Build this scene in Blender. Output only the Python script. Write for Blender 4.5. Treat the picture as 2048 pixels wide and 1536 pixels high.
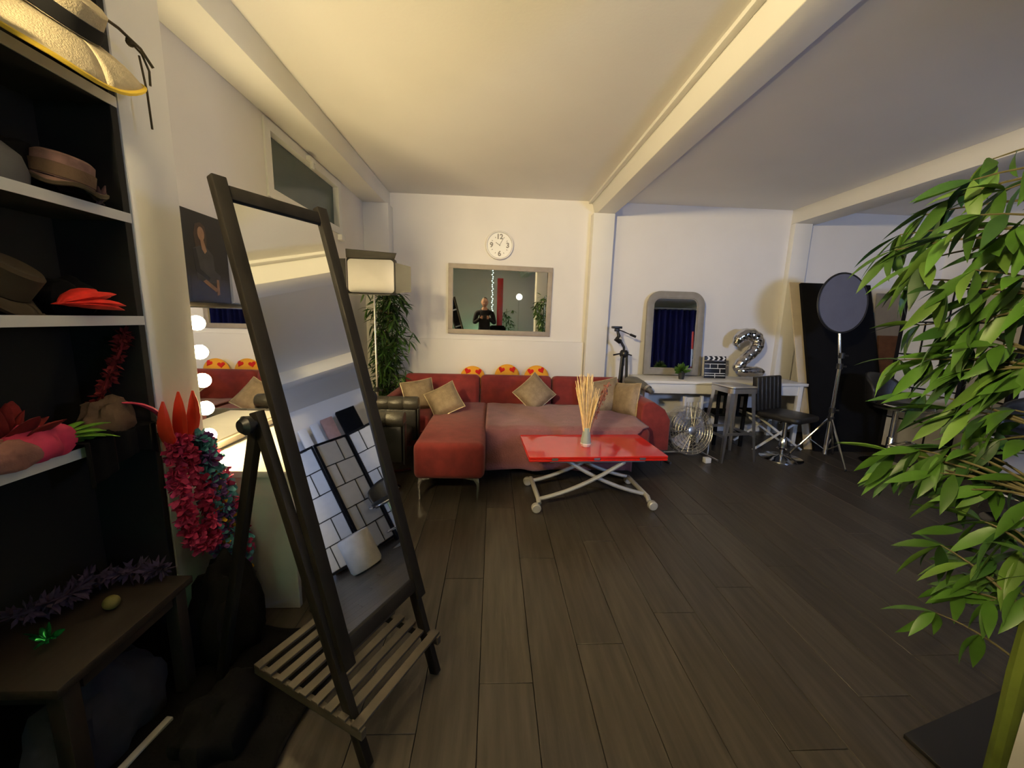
import bpy, bmesh, math, random
from mathutils import Matrix, Vector, Euler, Quaternion

# ------------------------------------------------------------------ reset
for o in list(bpy.data.objects):
    bpy.data.objects.remove(o, do_unlink=True)
scene = bpy.context.scene
COL = scene.collection
R = math.radians
rnd = random.Random(7)

# ------------------------------------------------------------------ camera
cam_d = bpy.data.cameras.new('camera')
cam_d.sensor_fit = 'HORIZONTAL'
cam_d.sensor_width = 36.0
cam_d.lens = 36.0 * 770.0 / 2048.0
cam_d.clip_start = 0.02
cam = bpy.data.objects.new('camera', cam_d)
COL.objects.link(cam)
# rows: camera right / up / back axes written in room axes
f_px, vpx, vpy, roll = 770.0, 988.0, 637.0, R(1.15)
Yc = Vector(((vpx - 1024) / f_px, (768 - vpy) / f_px, 1)).normalized()
ax = Vector((math.cos(roll), -math.sin(roll), 0))
Xc = Vector((ax.x, ax.y, -(ax.dot(Yc)) / Yc.z)).normalized()
Zc = -Xc.cross(Yc)
right = Vector((Xc[0], Yc[0], Zc[0]))
up = Vector((Xc[1], Yc[1], Zc[1]))
fwd = Vector((Xc[2], Yc[2], Zc[2]))
cam.matrix_world = Matrix(((right.x, up.x, -fwd.x, 0), (right.y, up.y, -fwd.y, 0),
                           (right.z, up.z, -fwd.z, 1.27), (0, 0, 0, 1)))
scene.camera = cam

# ------------------------------------------------------------------ world, exposure
W = bpy.data.worlds.new('world')
scene.world = W
W.use_nodes = True
W.node_tree.nodes['Background'].inputs[0].default_value = (0.02, 0.022, 0.03, 1)
W.node_tree.nodes['Background'].inputs[1].default_value = 0.2
vs = scene.view_settings
vs.view_transform = 'Standard'
vs.look = 'None'
vs.exposure = 1.1
vs.gamma = 1.0
vs.use_curve_mapping = False
scene.cycles.caustics_reflective = False
scene.cycles.caustics_refractive = False
scene.cycles.max_bounces = 8
scene.cycles.diffuse_bounces = 4
scene.cycles.glossy_bounces = 4
scene.cycles.adaptive_threshold = 0.05
scene.cycles.use_light_tree = False
scene.cycles.sample_clamp_indirect = 4.0
BULB_POWER = 58.0
LED_POWER = 66.0
STUDIO_LAMP = 10.0
FILL_SPOT = 440.0
FILL_UPLIGHT = 20.0

# ------------------------------------------------------------------ materials
MATS = {}


def mat(name, col, rough=0.6, metal=0.0, var=0.08, scale=12.0, bump=0.0, bscale=60.0, spec=0.5,
        trans=0.0, alpha=1.0, emit=None, estr=0.0, coat=0.0, stretch=None, sheen=0.0, rand=0.0, ior=1.45):
    m = bpy.data.materials.new(name)
    m.use_nodes = True
    nt = m.node_tree
    b = nt.nodes['Principled BSDF']
    b.inputs['Roughness'].default_value = rough
    b.inputs['Metallic'].default_value = metal
    b.inputs['Specular IOR Level'].default_value = spec
    b.inputs['Transmission Weight'].default_value = trans
    b.inputs['Alpha'].default_value = alpha
    b.inputs['Coat Weight'].default_value = coat
    b.inputs['Sheen Weight'].default_value = sheen
    b.inputs['IOR'].default_value = ior
    tc = nt.nodes.new('ShaderNodeTexCoord')
    mp = nt.nodes.new('ShaderNodeMapping')
    if stretch:
        mp.inputs['Scale'].default_value = stretch
    nt.links.new(tc.outputs['Object'], mp.inputs['Vector'])
    nz = nt.nodes.new('ShaderNodeTexNoise')
    nz.inputs['Scale'].default_value = scale
    nz.inputs['Detail'].default_value = 4
    nt.links.new(mp.outputs[0], nz.inputs['Vector'])
    rp = nt.nodes.new('ShaderNodeValToRGB')
    c = Vector(col[:3])
    lo = c * (1 - var)
    hi = c * (1 + var)
    rp.color_ramp.elements[0].position = 0.3
    rp.color_ramp.elements[1].position = 0.7
    rp.color_ramp.elements[0].color = (*lo, 1)
    rp.color_ramp.elements[1].color = (*[min(1, x) for x in hi], 1)
    nt.links.new(nz.outputs[0], rp.inputs[0])
    last = rp.outputs[0]
    if rand:
        oi = nt.nodes.new('ShaderNodeObjectInfo')
        hs = nt.nodes.new('ShaderNodeHueSaturation')
        mr = nt.nodes.new('ShaderNodeMapRange')
        mr.inputs[3].default_value = 1 - rand
        mr.inputs[4].default_value = 1 + rand
        nt.links.new(oi.outputs['Random'], mr.inputs[0])
        nt.links.new(mr.outputs[0], hs.inputs['Value'])
        nt.links.new(last, hs.inputs['Color'])
        last = hs.outputs[0]
    nt.links.new(last, b.inputs['Base Color'])
    if bump:
        n2 = nt.nodes.new('ShaderNodeTexNoise')
        n2.inputs['Scale'].default_value = bscale
        n2.inputs['Detail'].default_value = 3
        nt.links.new(mp.outputs[0], n2.inputs['Vector'])
        bp = nt.nodes.new('ShaderNodeBump')
        bp.inputs['Strength'].default_value = bump
        bp.inputs['Distance'].default_value = 0.01
        nt.links.new(n2.outputs[0], bp.inputs['Height'])
        nt.links.new(bp.outputs[0], b.inputs['Normal'])
    if emit:
        b.inputs['Emission Color'].default_value = (*emit, 1)
        b.inputs['Emission Strength'].default_value = estr
    MATS[name] = m
    return m


mat('wall', (0.80, 0.78, 0.75), 0.75, var=0.02, scale=3, bump=0.05, bscale=90)
mat('ceiling', (0.78, 0.76, 0.72), 0.85, var=0.02, scale=2, bump=0.04, bscale=60)
mat('trim_paint', (0.80, 0.79, 0.75), 0.6, var=0.02, scale=3, bump=0.05, bscale=40)
mat('plank', (0.060, 0.051, 0.040), 0.36, var=0.30, scale=4, bump=0.05, bscale=20, stretch=(9, 0.7, 1), rand=0.18, spec=0.4)
mat('subfloor', (0.01, 0.009, 0.008), 0.9)
mat('mirror', (0.93, 0.94, 0.93), 0.015, 1.0, var=0.0)
mat('slat_wood', (0.060, 0.048, 0.035), 0.5, var=0.25, scale=12, stretch=(1, 1, 0.2))
mat('mirror_frame', (0.014, 0.012, 0.010), 0.5, spec=0.2, var=0.3, scale=20, stretch=(1, 1, 0.15))
mat('black_plastic', (0.012, 0.012, 0.013), 0.4)
mat('black_matte', (0.006, 0.006, 0.007), 0.9, spec=0.15)
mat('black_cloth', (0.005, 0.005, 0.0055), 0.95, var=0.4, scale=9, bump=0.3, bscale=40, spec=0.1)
mat('black_leather', (0.016, 0.015, 0.014), 0.36, bump=0.25, bscale=160)
mat('grey_leather', (0.13, 0.125, 0.11), 0.32, bump=0.25, bscale=160)
mat('armchair_leather', (0.045, 0.042, 0.036), 0.3, bump=0.25, bscale=160)
mat('white_paint', (0.80, 0.79, 0.76), 0.45, var=0.03)
mat('white_plastic', (0.8, 0.8, 0.78), 0.35, var=0.02)
mat('chrome', (0.75, 0.75, 0.75), 0.12, 1.0, var=0.02)
mat('steel', (0.72, 0.70, 0.66), 0.3, 1.0, var=0.05)
mat('alu', (0.50, 0.49, 0.47), 0.4, 0.6, var=0.05)
mat('silver_paint', (0.50, 0.49, 0.46), 0.42, 0.25, var=0.04)
mat('sofa_red', (0.22, 0.025, 0.023), 0.85, var=0.16, scale=14, bump=0.25, bscale=220, sheen=0.15)
mat('sofa_piping', (0.22, 0.018, 0.018), 0.85)
mat('throw', (0.27, 0.105, 0.115), 0.95, var=0.15, scale=10, bump=0.5, bscale=90, sheen=0.2)
mat('gold_fabric', (0.28, 0.21, 0.135), 0.5, 0.15, var=0.18, scale=22, bump=0.4, bscale=130)
mat('gold_back', (0.52, 0.42, 0.27), 0.35, 0.3, var=0.25, scale=30, bump=0.3, bscale=130)
mat('emoji_yellow', (0.85, 0.40, 0.035), 0.9, var=0.06, bump=0.2, bscale=200)
mat('emoji_red', (0.62, 0.015, 0.012), 0.9, var=0.06)
mat('emoji_brown', (0.18, 0.06, 0.02), 0.9)
mat('table_red', (0.68, 0.018, 0.010), 0.10, var=0.03, coat=0.5)
mat('vase', (0.36, 0.45, 0.42), 0.35, var=0.1, scale=8)
mat('straw', (0.86, 0.64, 0.34), 0.85, var=0.2, scale=30)
mat('straw_dark', (0.36, 0.14, 0.10), 0.85, var=0.3)
mat('clock_face', (0.92, 0.92, 0.88), 0.4, var=0.01)
mat('clock_rim', (0.78, 0.77, 0.74), 0.35, var=0.03)
mat('clock_ink', (0.26, 0.25, 0.23), 0.6)
mat('taupe_frame', (0.36, 0.31, 0.25), 0.5, var=0.08, scale=16)
mat('grey_frame', (0.27, 0.25, 0.215), 0.5, var=0.08, scale=16)
mat('bulb', (1, 0.9, 0.7), 0.3, var=0, emit=(1.0, 0.76, 0.36), estr=BULB_POWER)
mat('poster', (0.012, 0.010, 0.009), 0.5, var=0.3, scale=3)
mat('poster_skin', (0.30, 0.17, 0.11), 0.5, var=0.2, scale=30)
mat('poster_hair', (0.045, 0.024, 0.014), 0.5, var=0.3)
mat('poster_dress', (0.045, 0.045, 0.050), 0.5, var=0.3)
mat('poster_dark', (0.010, 0.010, 0.016), 0.5, var=0.2)
mat('poster_stool', (0.022, 0.017, 0.014), 0.5, var=0.2)
mat('window_glass', (0.055, 0.085, 0.08), 0.12, var=0.1, scale=2, spec=0.6)
mat('diffuser', (0.80, 0.79, 0.80), 0.6, var=0.02)
mat('barn', (0.045, 0.043, 0.04), 0.5)
mat('barn_in', (0.10, 0.098, 0.095), 0.5)
mat('leaf', (0.058, 0.145, 0.017), 0.45, var=0.30, scale=9, rand=0.35)
mat('leaf_pale', (0.115, 0.22, 0.036), 0.45, var=0.25, scale=9, rand=0.3)
mat('leaf_dark', (0.028, 0.085, 0.015), 0.5, var=0.3, scale=9, rand=0.4)
mat('bamboo', (0.11, 0.15, 0.022), 0.4, var=0.25, scale=14)
mat('twig', (0.10, 0.085, 0.035), 0.7)
mat('soil', (0.03, 0.02, 0.014), 1.0, bump=0.6)
mat('pot_black', (0.02, 0.02, 0.02), 0.5)
mat('balloon', (0.62, 0.60, 0.58), 0.09, 1.0, var=0.03, bump=0.5, bscale=26)
mat('board_beige', (0.62, 0.53, 0.38), 0.8, var=0.05)
mat('board_blue', (0.18, 0.36, 0.45), 0.6, var=0.05)
mat('board_grey', (0.34, 0.33, 0.36), 0.7, var=0.05)
mat('board_brown', (0.17, 0.08, 0.05), 0.7, var=0.2)
mat('board_pink', (0.45, 0.27, 0.23), 0.7, var=0.1)
mat('board_white', (0.75, 0.75, 0.75), 0.7, var=0.02)
mat('dish', (0.12, 0.12, 0.15), 0.55, var=0.05)
mat('pane', (0.46, 0.45, 0.43), 0.7, var=0.04)
mat('pouf', (0.62, 0.58, 0.52), 0.8, var=0.15, scale=6, bump=0.2)
mat('shelf_black', (0.006, 0.006, 0.006), 0.8)
mat('shelf_white', (0.72, 0.71, 0.68), 0.5, var=0.03)
mat('bench_brown', (0.015, 0.010, 0.007), 0.6, var=0.2, scale=8, stretch=(8, 1, 1))
mat('hat_cream', (0.60, 0.50, 0.31), 0.85, var=0.10, scale=50, bump=0.35, bscale=260)
mat('hat_yellow', (0.55, 0.38, 0.03), 0.8, var=0.1)
mat('hat_black', (0.008, 0.008, 0.008), 0.9)
mat('hat_brown', (0.035, 0.024, 0.012), 0.9, var=0.2)
mat('hat_tan', (0.10, 0.06, 0.035), 0.9, var=0.2, bump=0.3)
mat('hat_pink', (0.16, 0.09, 0.08), 0.9, var=0.35, scale=30)
mat('hat_rust', (0.16, 0.05, 0.03), 0.9, var=0.3)
mat('cord_brown', (0.06, 0.045, 0.02), 0.8)
mat('feather_red', (0.62, 0.02, 0.012), 0.9, var=0.25, scale=30)
mat('feather_dark_red', (0.18, 0.012, 0.012), 0.9, var=0.3, scale=30)
mat('feather_green', (0.12, 0.28, 0.02), 0.8, var=0.3, scale=30)
mat('feather_purple', (0.045, 0.028, 0.062), 0.9, var=0.35, scale=30)
mat('tinsel_green', (0.02, 0.30, 0.07), 0.2, 0.7, var=0.3)
mat('ribbon_pink', (0.55, 0.035, 0.10), 0.7, var=0.25, scale=16)
mat('cloth_rose', (0.26, 0.12, 0.10), 0.9, var=0.3, scale=10, bump=0.3)
mat('yellow_ball', (0.14, 0.12, 0.03), 0.7)
mat('lei_pink', (0.78, 0.07, 0.22), 0.8, var=0.3, scale=40)
mat('lei_red', (0.55, 0.03, 0.12), 0.8, var=0.3, scale=40)
mat('lei_teal', (0.12, 0.38, 0.45), 0.8, var=0.3, scale=40)
mat('lei_purple', (0.22, 0.08, 0.32), 0.8, var=0.3, scale=40)
mat('lei_yellow', (0.75, 0.42, 0.02), 0.8, var=0.2)
mat('hat_grey', (0.09, 0.09, 0.095), 0.9)
mat('plastic_red', (0.75, 0.06, 0.03), 0.4, var=0.1)
mat('bag_red', (0.16, 0.008, 0.010), 0.6)
mat('gold', (0.6, 0.42, 0.16), 0.3, 0.8)
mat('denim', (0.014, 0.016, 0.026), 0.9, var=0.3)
mat('jeans', (0.22, 0.23, 0.25), 0.9, var=0.2)
mat('hoodie', (0.014, 0.013, 0.018), 0.95, var=0.3, bump=0.3)
mat('skin', (0.50, 0.27, 0.19), 0.5, var=0.08, scale=20)
mat('hair', (0.05, 0.042, 0.036), 0.7, var=0.3, scale=60)
mat('lip', (0.36, 0.14, 0.11), 0.5)
mat('eye', (0.02, 0.015, 0.012), 0.2)
mat('pillar_red', (0.30, 0.008, 0.014), 0.2, var=0.08, coat=0.3)
mat('pillar_dark_red', (0.085, 0.004, 0.008), 0.12, coat=0.4)
mat('navy', (0.012, 0.014, 0.12), 0.85, var=0.2, scale=4)
mat('fairy', (1, 1, 1), 0.3, emit=(0.75, 1.0, 0.85), estr=3.5)
mat('led_blue', (0.5, 0.5, 1), 0.4, emit=(0.42, 0.57, 1.0), estr=LED_POWER)
mat('led_white', (1, 1, 1), 0.4, emit=(1.0, 0.86, 0.62), estr=STUDIO_LAMP)
mat('led_green', (0.4, 1, 0.6), 0.4, emit=(0.25, 1.0, 0.5), estr=6.0)
mat('fill_glass', (1, 0.9, 0.7), 0.3, var=0, emit=(1.0, 0.78, 0.40), estr=20)
mat('fill_spot_warm', (1, 0.95, 0.9), 0.4, var=0, emit=(1.0, 0.78, 0.42), estr=FILL_SPOT)
mat('mat_black', (0.012, 0.012, 0.013), 0.45)

for _n in ('fairy', 'fill_glass'):
    MATS[_n].cycles.emission_sampling = 'NONE'


def clear_mat(name, col, alpha, rough=0.1):
    m = mat(name, col, rough, var=0.02)
    m.node_tree.nodes['Principled BSDF'].inputs['Alpha'].default_value = alpha
    return m


clear_mat('wrap', (0.45, 0.44, 0.42), 0.32, 0.15)

# ------------------------------------------------------------------ mesh helpers


def TM(loc=(0, 0, 0), rx=0, ry=0, rz=0, s=None):
    m = Matrix.Translation(Vector(loc)) @ Euler((R(rx), R(ry), R(rz))).to_matrix().to_4x4()
    if s:
        m = m @ Matrix.Diagonal((s[0], s[1], s[2], 1))
    return m


def align(d, upv=(0, 0, 1)):
    """matrix whose local Z looks along d"""
    d = Vector(d).normalized()
    u = Vector(upv)
    if abs(d.dot(u)) > 0.98:
        u = Vector((0, 1, 0))
    x = u.cross(d).normalized()
    y = d.cross(x)
    return Matrix(((x.x, y.x, d.x, 0), (x.y, y.y, d.y, 0), (x.z, y.z, d.z, 0), (0, 0, 0, 1)))


class MB:
    def __init__(self):
        self.v = []
        self.f = []
        self.m = []

    def add(self, vs, fs, M=None, mi=0):
        n = len(self.v)
        for p in vs:
            p = Vector(p)
            self.v.append(M @ p if M is not None else p)
        for f in fs:
            self.f.append([i + n for i in f])
            self.m.append(mi)
        return self

    def box(self, c, s, M=None, mi=0):
        x, y, z = s[0] / 2, s[1] / 2, s[2] / 2
        c = Vector(c)
        vs = [c + Vector(p) for p in ((-x, -y, -z), (x, -y, -z), (x, y, -z), (-x, y, -z),
                                      (-x, -y, z), (x, -y, z), (x, y, z), (-x, y, z))]
        return self.add(vs, [(0, 3, 2, 1), (4, 5, 6, 7), (0, 1, 5, 4), (1, 2, 6, 5), (2, 3, 7, 6), (3, 0, 4, 7)], M, mi)

    def bb(self, a, b, M=None, mi=0):
        a = Vector(a)
        b = Vector(b)
        return self.box((a + b) / 2, [abs(q) for q in (b - a)], M, mi)

    def bar(self, a, b, w, t, upv=(0, 0, 1), mi=0):
        """square bar from a to b: w across, t along upv"""
        a = Vector(a)
        b = Vector(b)
        L = (b - a).length
        M = Matrix.Translation((a + b) / 2) @ align(b - a, upv)
        return self.box((0, 0, 0), (w, t, L), M, mi)

    def tube(self, pts, r, n=8, closed=False, M=None, mi=0, flat=1.0):
        pts = [Vector(p) for p in pts]
        k = len(pts)
        rs = r if isinstance(r, (list, tuple)) else [r] * k
        vs = []
        fs = []
        t0 = None
        x = None
        for i in range(k):
            if closed:
                t = (pts[(i + 1) % k] - pts[i - 1]).normalized()
            else:
                t = (pts[min(i + 1, k - 1)] - pts[max(i - 1, 0)])
                t = t.normalized() if t.length > 1e-9 else Vector((0, 0, 1))
            if x is None:
                u = Vector((0, 0, 1)) if abs(t.z) < 0.9 else Vector((0, 1, 0))
                x = u.cross(t).normalized()
            else:
                x = (x - t * x.dot(t))
                x = x.normalized() if x.length > 1e-6 else Vector((1, 0, 0))
            y = t.cross(x)
            for j in range(n):
                a = 2 * math.pi * j / n
                vs.append(pts[i] + x * (math.cos(a) * rs[i]) + y * (math.sin(a) * rs[i] * flat))
        rng = k if closed else k - 1
        for i in range(rng):
            for j in range(n):
                a = i * n + j
                b = i * n + (j + 1) % n
                c = ((i + 1) % k) * n + (j + 1) % n
                d = ((i + 1) % k) * n + j
                fs.append((a, b, c, d))
        if not closed:
            fs.append(tuple(reversed(range(n))))
            fs.append(tuple((k - 1) * n + j for j in range(n)))
        return self.add(vs, fs, M, mi)

    def lathe(self, prof, n=24, M=None, mi=0, cap=True):
        vs = []
        fs = []
        k = len(prof)
        for (r, z) in prof:
            for j in range(n):
                a = 2 * math.pi * j / n
                vs.append((r * math.cos(a), r * math.sin(a), z))
        for i in range(k - 1):
            for j in range(n):
                fs.append((i * n + j, i * n + (j + 1) % n, (i + 1) * n + (j + 1) % n, (i + 1) * n + j))
        if cap:
            fs.append(tuple(reversed(range(n))))
            fs.append(tuple((k - 1) * n + j for j in range(n)))
        return self.add(vs, fs, M, mi)

    def prism(self, poly, z0, z1, M=None, mi=0):
        n = len(poly)
        vs = [(p[0], p[1], z0) for p in poly] + [(p[0], p[1], z1) for p in poly]
        fs = [tuple(reversed(range(n))), tuple(range(n, 2 * n))]
        for i in range(n):
            j = (i + 1) % n
            fs.append((i, j, n + j, n + i))
        return self.add(vs, fs, M, mi)

    def ring_prism(self, outer, inner, z0, z1, M=None, mi=0):
        n = len(outer)
        vs = []
        for z in (z0, z1):
            vs += [(p[0], p[1], z) for p in outer] + [(p[0], p[1], z) for p in inner]
        fs = []
        for i in range(n):
            j = (i + 1) % n
            fs.append((i, n + i, n + j, j))
            fs.append((2 * n + i, 2 * n + j, 3 * n + j, 3 * n + i))
            fs.append((i, j, 2 * n + j, 2 * n + i))
            fs.append((n + i, 3 * n + i, 3 * n + j, n + j))
        return self.add(vs, fs, M, mi)

    def ball(self, c, r, s=(1, 1, 1), nu=16, nv=10, M=None, mi=0):
        vs = [(c[0], c[1], c[2] - r * s[2])]
        for i in range(1, nv):
            t = math.pi * i / nv
            for j in range(nu):
                a = 2 * math.pi * j / nu
                vs.append((c[0] + r * s[0] * math.sin(t) * math.cos(a), c[1] + r * s[1] * math.sin(t) * math.sin(a),
                           c[2] - r * s[2] * math.cos(t)))
        vs.append((c[0], c[1], c[2] + r * s[2]))
        fs = []
        for j in range(nu):
            fs.append((0, 1 + (j + 1) % nu, 1 + j))
        for i in range(nv - 2):
            for j in range(nu):
                fs.append((1 + i * nu + j, 1 + i * nu + (j + 1) % nu, 1 + (i + 1) * nu + (j + 1) % nu, 1 + (i + 1) * nu + j))
        L = len(vs) - 1
        b = 1 + (nv - 2) * nu
        for j in range(nu):
            fs.append((b + j, b + (j + 1) % nu, L))
        return self.add(vs, fs, M, mi)

    def grid(self, fn, nu, nv, M=None, mi=0):
        vs = [fn(i / nu, j / nv) for j in range(nv + 1) for i in range(nu + 1)]
        fs = [(j * (nu + 1) + i, j * (nu + 1) + i + 1, (j + 1) * (nu + 1) + i + 1, (j + 1) * (nu + 1) + i)
              for j in range(nv) for i in range(nu)]
        return self.add(vs, fs, M, mi)

    def mesh(self, name, mats, smooth=False, bevel=0.0, seg=2, autosmooth=40):
        me = bpy.data.meshes.new(name)
        me.from_pydata([tuple(p) for p in self.v], [], self.f)
        for m in (mats if isinstance(mats, (list, tuple)) else [mats]):
            me.materials.append(MATS[m])
        me.polygons.foreach_set('material_index', self.m)
        bm = bmesh.new()
        bm.from_mesh(me)
        bmesh.ops.recalc_face_normals(bm, faces=bm.faces)
        if bevel:
            es = [e for e in bm.edges if len(e.link_faces) == 2 and e.calc_face_angle(0) > R(30)]
            bmesh.ops.bevel(bm, geom=es, offset=bevel, segments=seg, profile=0.5, affect='EDGES', clamp_overlap=True)
        for f in bm.faces:
            f.smooth = bool(smooth or bevel)
        if smooth or bevel:
            for e in bm.edges:
                if len(e.link_faces) == 2 and e.calc_face_angle(0) > R(autosmooth):
                    e.smooth = False
        bm.to_mesh(me)
        bm.free()
        me.update()
        return me

    def build(self, name, mats, parent=None, smooth=False, bevel=0.0, seg=2, label=None, kind=None, M=None):
        o = bpy.data.objects.new(name, self.mesh(name, mats, smooth, bevel, seg))
        COL.objects.link(o)
        if parent is not None:
            o.parent = parent
        if M is not None:
            o.matrix_local = M
        if label:
            o['label'] = label
        if kind:
            o['kind'] = kind
        return o


def tag(o, label, cat, group=None):
    o['label'] = label
    o['category'] = cat
    if group:
        o['group'] = group
    return o


def thing(name, label, cat, loc=(0, 0, 0), rz=0, group=None, M=None):
    o = bpy.data.objects.new(name, None)
    COL.objects.link(o)
    o.empty_display_size = 0.1
    if M is not None:
        o.matrix_world = M
    else:
        o.location = loc
        o.rotation_euler = (0, 0, R(rz))
    return tag(o, label, cat, group)


def struct(o, label=None):
    o['kind'] = 'structure'
    if label:
        o['label'] = label
    return o


def inst(name, me, parent, M):
    o = bpy.data.objects.new(name, me)
    COL.objects.link(o)
    o.parent = parent
    o.matrix_local = M
    return o


def text_mesh(txt, size, depth, M, mb, mi=0, offset=0.0):
    cu = bpy.data.curves.new('t', 'FONT')
    cu.body = txt
    cu.size = size
    cu.extrude = depth / 2
    cu.offset = offset
    cu.align_x = 'CENTER'
    cu.align_y = 'CENTER'
    cu.resolution_u = 3
    ob = bpy.data.objects.new('t', cu)
    COL.objects.link(ob)
    dg = bpy.context.evaluated_depsgraph_get()
    me = bpy.data.meshes.new_from_object(ob.evaluated_get(dg))
    mb.add([v.co.copy() for v in me.vertices], [tuple(p.vertices) for p in me.polygons], M, mi)
    bpy.data.objects.remove(ob)
    bpy.data.curves.remove(cu)
    bpy.data.meshes.remove(me)


def bez(p0, p1, p2, n=8):
    p0, p1, p2 = Vector(p0), Vector(p1), Vector(p2)
    return [p0 * (1 - t) ** 2 + p1 * 2 * t * (1 - t) + p2 * t * t for t in [i / n for i in range(n + 1)]]


def rrect(w, h, r, n=6):
    out = []
    for cx, cy, a0 in ((w / 2 - r, h / 2 - r, 0), (-w / 2 + r, h / 2 - r, 90), (-w / 2 + r, -h / 2 + r, 180), (w / 2 - r, -h / 2 + r, 270)):
        for i in range(n + 1):
            a = R(a0 + 90 * i / n)
            out.append((cx + r * math.cos(a), cy + r * math.sin(a)))
    return out


def pillow(mb, w, h, t, M=None, n=10, pinch=0.06, mi=0, mi2=None):
    def side(sg):
        def fn(u, v):
            a, b = u * 2 - 1, v * 2 - 1
            k = (max(0, 1 - abs(a) ** 3) * max(0, 1 - abs(b) ** 3)) ** 0.55
            ex = 1 - pinch * (1 - b * b) * a * a
            ey = 1 - pinch * (1 - a * a) * b * b
            return (a * w / 2 * ex, b * h / 2 * ey, sg * (t / 2 * k + 0.0015))
        return fn
    mb.grid(side(1), n, n, M, mi)
    mb.grid(side(-1), n, n, M, mi if mi2 is None else mi2)
    return mb

# ------------------------------------------------------------------ THE ROOM
XL, XR, YB, YR, H = -1.356, 5.2, 4.4, -2.6, 2.55
fl = struct(MB().bb((XL, YR, -0.06), (XR, YB, -0.012)).build('floor', 'subfloor'), 'dark wood-look plank floor')
pw, pl = 0.19, 1.28
pm = MB().box((0, 0, 0), (pw - 0.002, pl - 0.002, 0.012)).mesh('plank', 'plank', bevel=0.0012, seg=1)
i = 0
x = XL
while x < XR - 0.01:
    w = min(pw, XR - x)
    y = YR - (i * 0.437 % 1.0) * pl
    while y < YB:
        a, b = max(y, YR), min(y + pl, YB)
        if b - a > 0.03:
            inst('plank', pm, fl, Matrix.Translation((x + w / 2, (a + b) / 2, -0.006)) @ Matrix.Diagonal((w / pw, (b - a) / pl, 1, 1)))
        y += pl
    x += pw
    i += 1
struct(MB().bb((XL - 0.1, YR - 0.1, H), (XR + 0.1, YB + 0.1, H + 0.08)).build('ceiling', 'ceiling'), 'pale painted ceiling')
wl = MB()
WY0, WY1, WZ0, WZ1 = 2.50, 3.63, 1.95, 2.385
wl.bb((XL - 0.12, YR, 0), (XL, WY0, H)).bb((XL - 0.12, WY1, 0), (XL, YB, H))
wl.bb((XL - 0.12, WY0, 0), (XL, WY1, WZ0)).bb((XL - 0.12, WY0, WZ1), (XL, WY1, H))
struct(wl.build('wall_left', 'wall'), 'white left wall')
struct(MB().bb((XL - 0.12, YB, 0), (XR + 0.12, YB + 0.1, H)).build('wall_back', 'wall'), 'white back wall')
struct(MB().bb((XR, YR, 0), (XR + 0.1, YB, H)).build('wall_right', 'wall'), 'right wall')
struct(MB().bb((XL - 0.12, YR - 0.1, 0), (XR + 0.12, YR, H)).build('wall_rear', 'wall'), 'rear wall')
# boxed-out lower wall behind the sofa
struct(MB().bb((-1.08, YB - 0.035, 0), (1.03, YB, 1.03)).build('trim_1', 'wall', bevel=0.004), 'boxed-out lower wall behind the sofa')
# beams
struct(MB().bb((XL, YR, 2.40), (-1.126, YB, H)).build('trim_2', 'trim_paint', bevel=0.004), 'left ceiling beam')
bm_ = MB().prism([(1.035, 2.55), (1.075, 2.405), (1.265, 2.405), (1.265, 2.55)], YR, YB,
                 Matrix(((1, 0, 0, 0), (0, 0, 1, 0), (0, 1, 0, 0), (0, 0, 0, 1))))
b3 = struct(bm_.build('trim_3', 'trim_paint', bevel=0.004), 'central ceiling beam')
MB().bb((1.000, YR, 2.525), (1.038, YB, 2.55)).build('cable_trunking', 'trim_paint', b3, bevel=0.003)
struct(MB().bb((3.30, YR, 2.40), (3.56, YB, H)).build('trim_4', 'trim_paint', bevel=0.004), 'right ceiling beam')
# columns
struct(MB().bb((XL, 4.22, 0), (-1.10, YB, 2.40)).build('trim_5', 'trim_paint', bevel=0.004), 'column in the back left corner')
struct(MB().bb((1.035, 4.28, 0), (1.265, YB, 2.405)).build('trim_6', 'trim_paint', bevel=0.004), 'column between sofa and tripod')
struct(MB().bb((3.30, 4.33, 0), (3.50, YB, 2.40)).build('trim_7', 'trim_paint', bevel=0.004), 'column behind the black backdrop')
struct(MB().bb((XL, 1.318, 0), (-1.126, 1.512, 2.40)).build('trim_8', 'trim_paint', bevel=0.004), 'column at the end of the shelves')
struct(MB().bb((1.05, 0.36, 0), (1.27, 0.59, 2.405)).build('trim_9', 'trim_paint', bevel=0.004), 'column beside the near bamboo')
# window in the left wall
win = MB()
fx0, fx1 = XL - 0.07, XL + 0.012
for a, b in (((WY0 + 0.001, WZ0 + 0.001), (WY0 + 0.06, WZ1 - 0.001)), ((WY1 - 0.06, WZ0 + 0.001), (WY1 - 0.001, WZ1 - 0.001)), ((WY0 + 0.06, WZ0 + 0.001), (WY1 - 0.06, WZ0 + 0.055)), ((WY0 + 0.06, WZ1 - 0.055), (WY1 - 0.06, WZ1 - 0.001))):
    win.bb((fx0, a[0], a[1]), (fx1, b[0], b[1]))
wobj = struct(win.build('window_1', 'white_plastic'), 'high tilting window in the left wall')
MB().bb((XL - 0.05, WY0 + 0.05, WZ0 + 0.045), (XL - 0.035, WY1 - 0.05, WZ1 - 0.045)).build('pane', 'window_glass', wobj)
MB().bb((fx1, 3.00, 2.335), (fx1 + 0.03, 3.09, 2.365)).bb((fx1 + 0.012, 3.03, 2.29), (fx1 + 0.03, 3.06, 2.35)).build('latch', 'white_plastic', wobj, bevel=0.003)
MB().bb((fx1 - 0.01, WY1 - 0.1, WZ0 - 0.05), (fx1 + 0.03, WY1 - 0.02, WZ0 - 0.005)).build('hinge', 'white_plastic', wobj, bevel=0.003)

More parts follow.
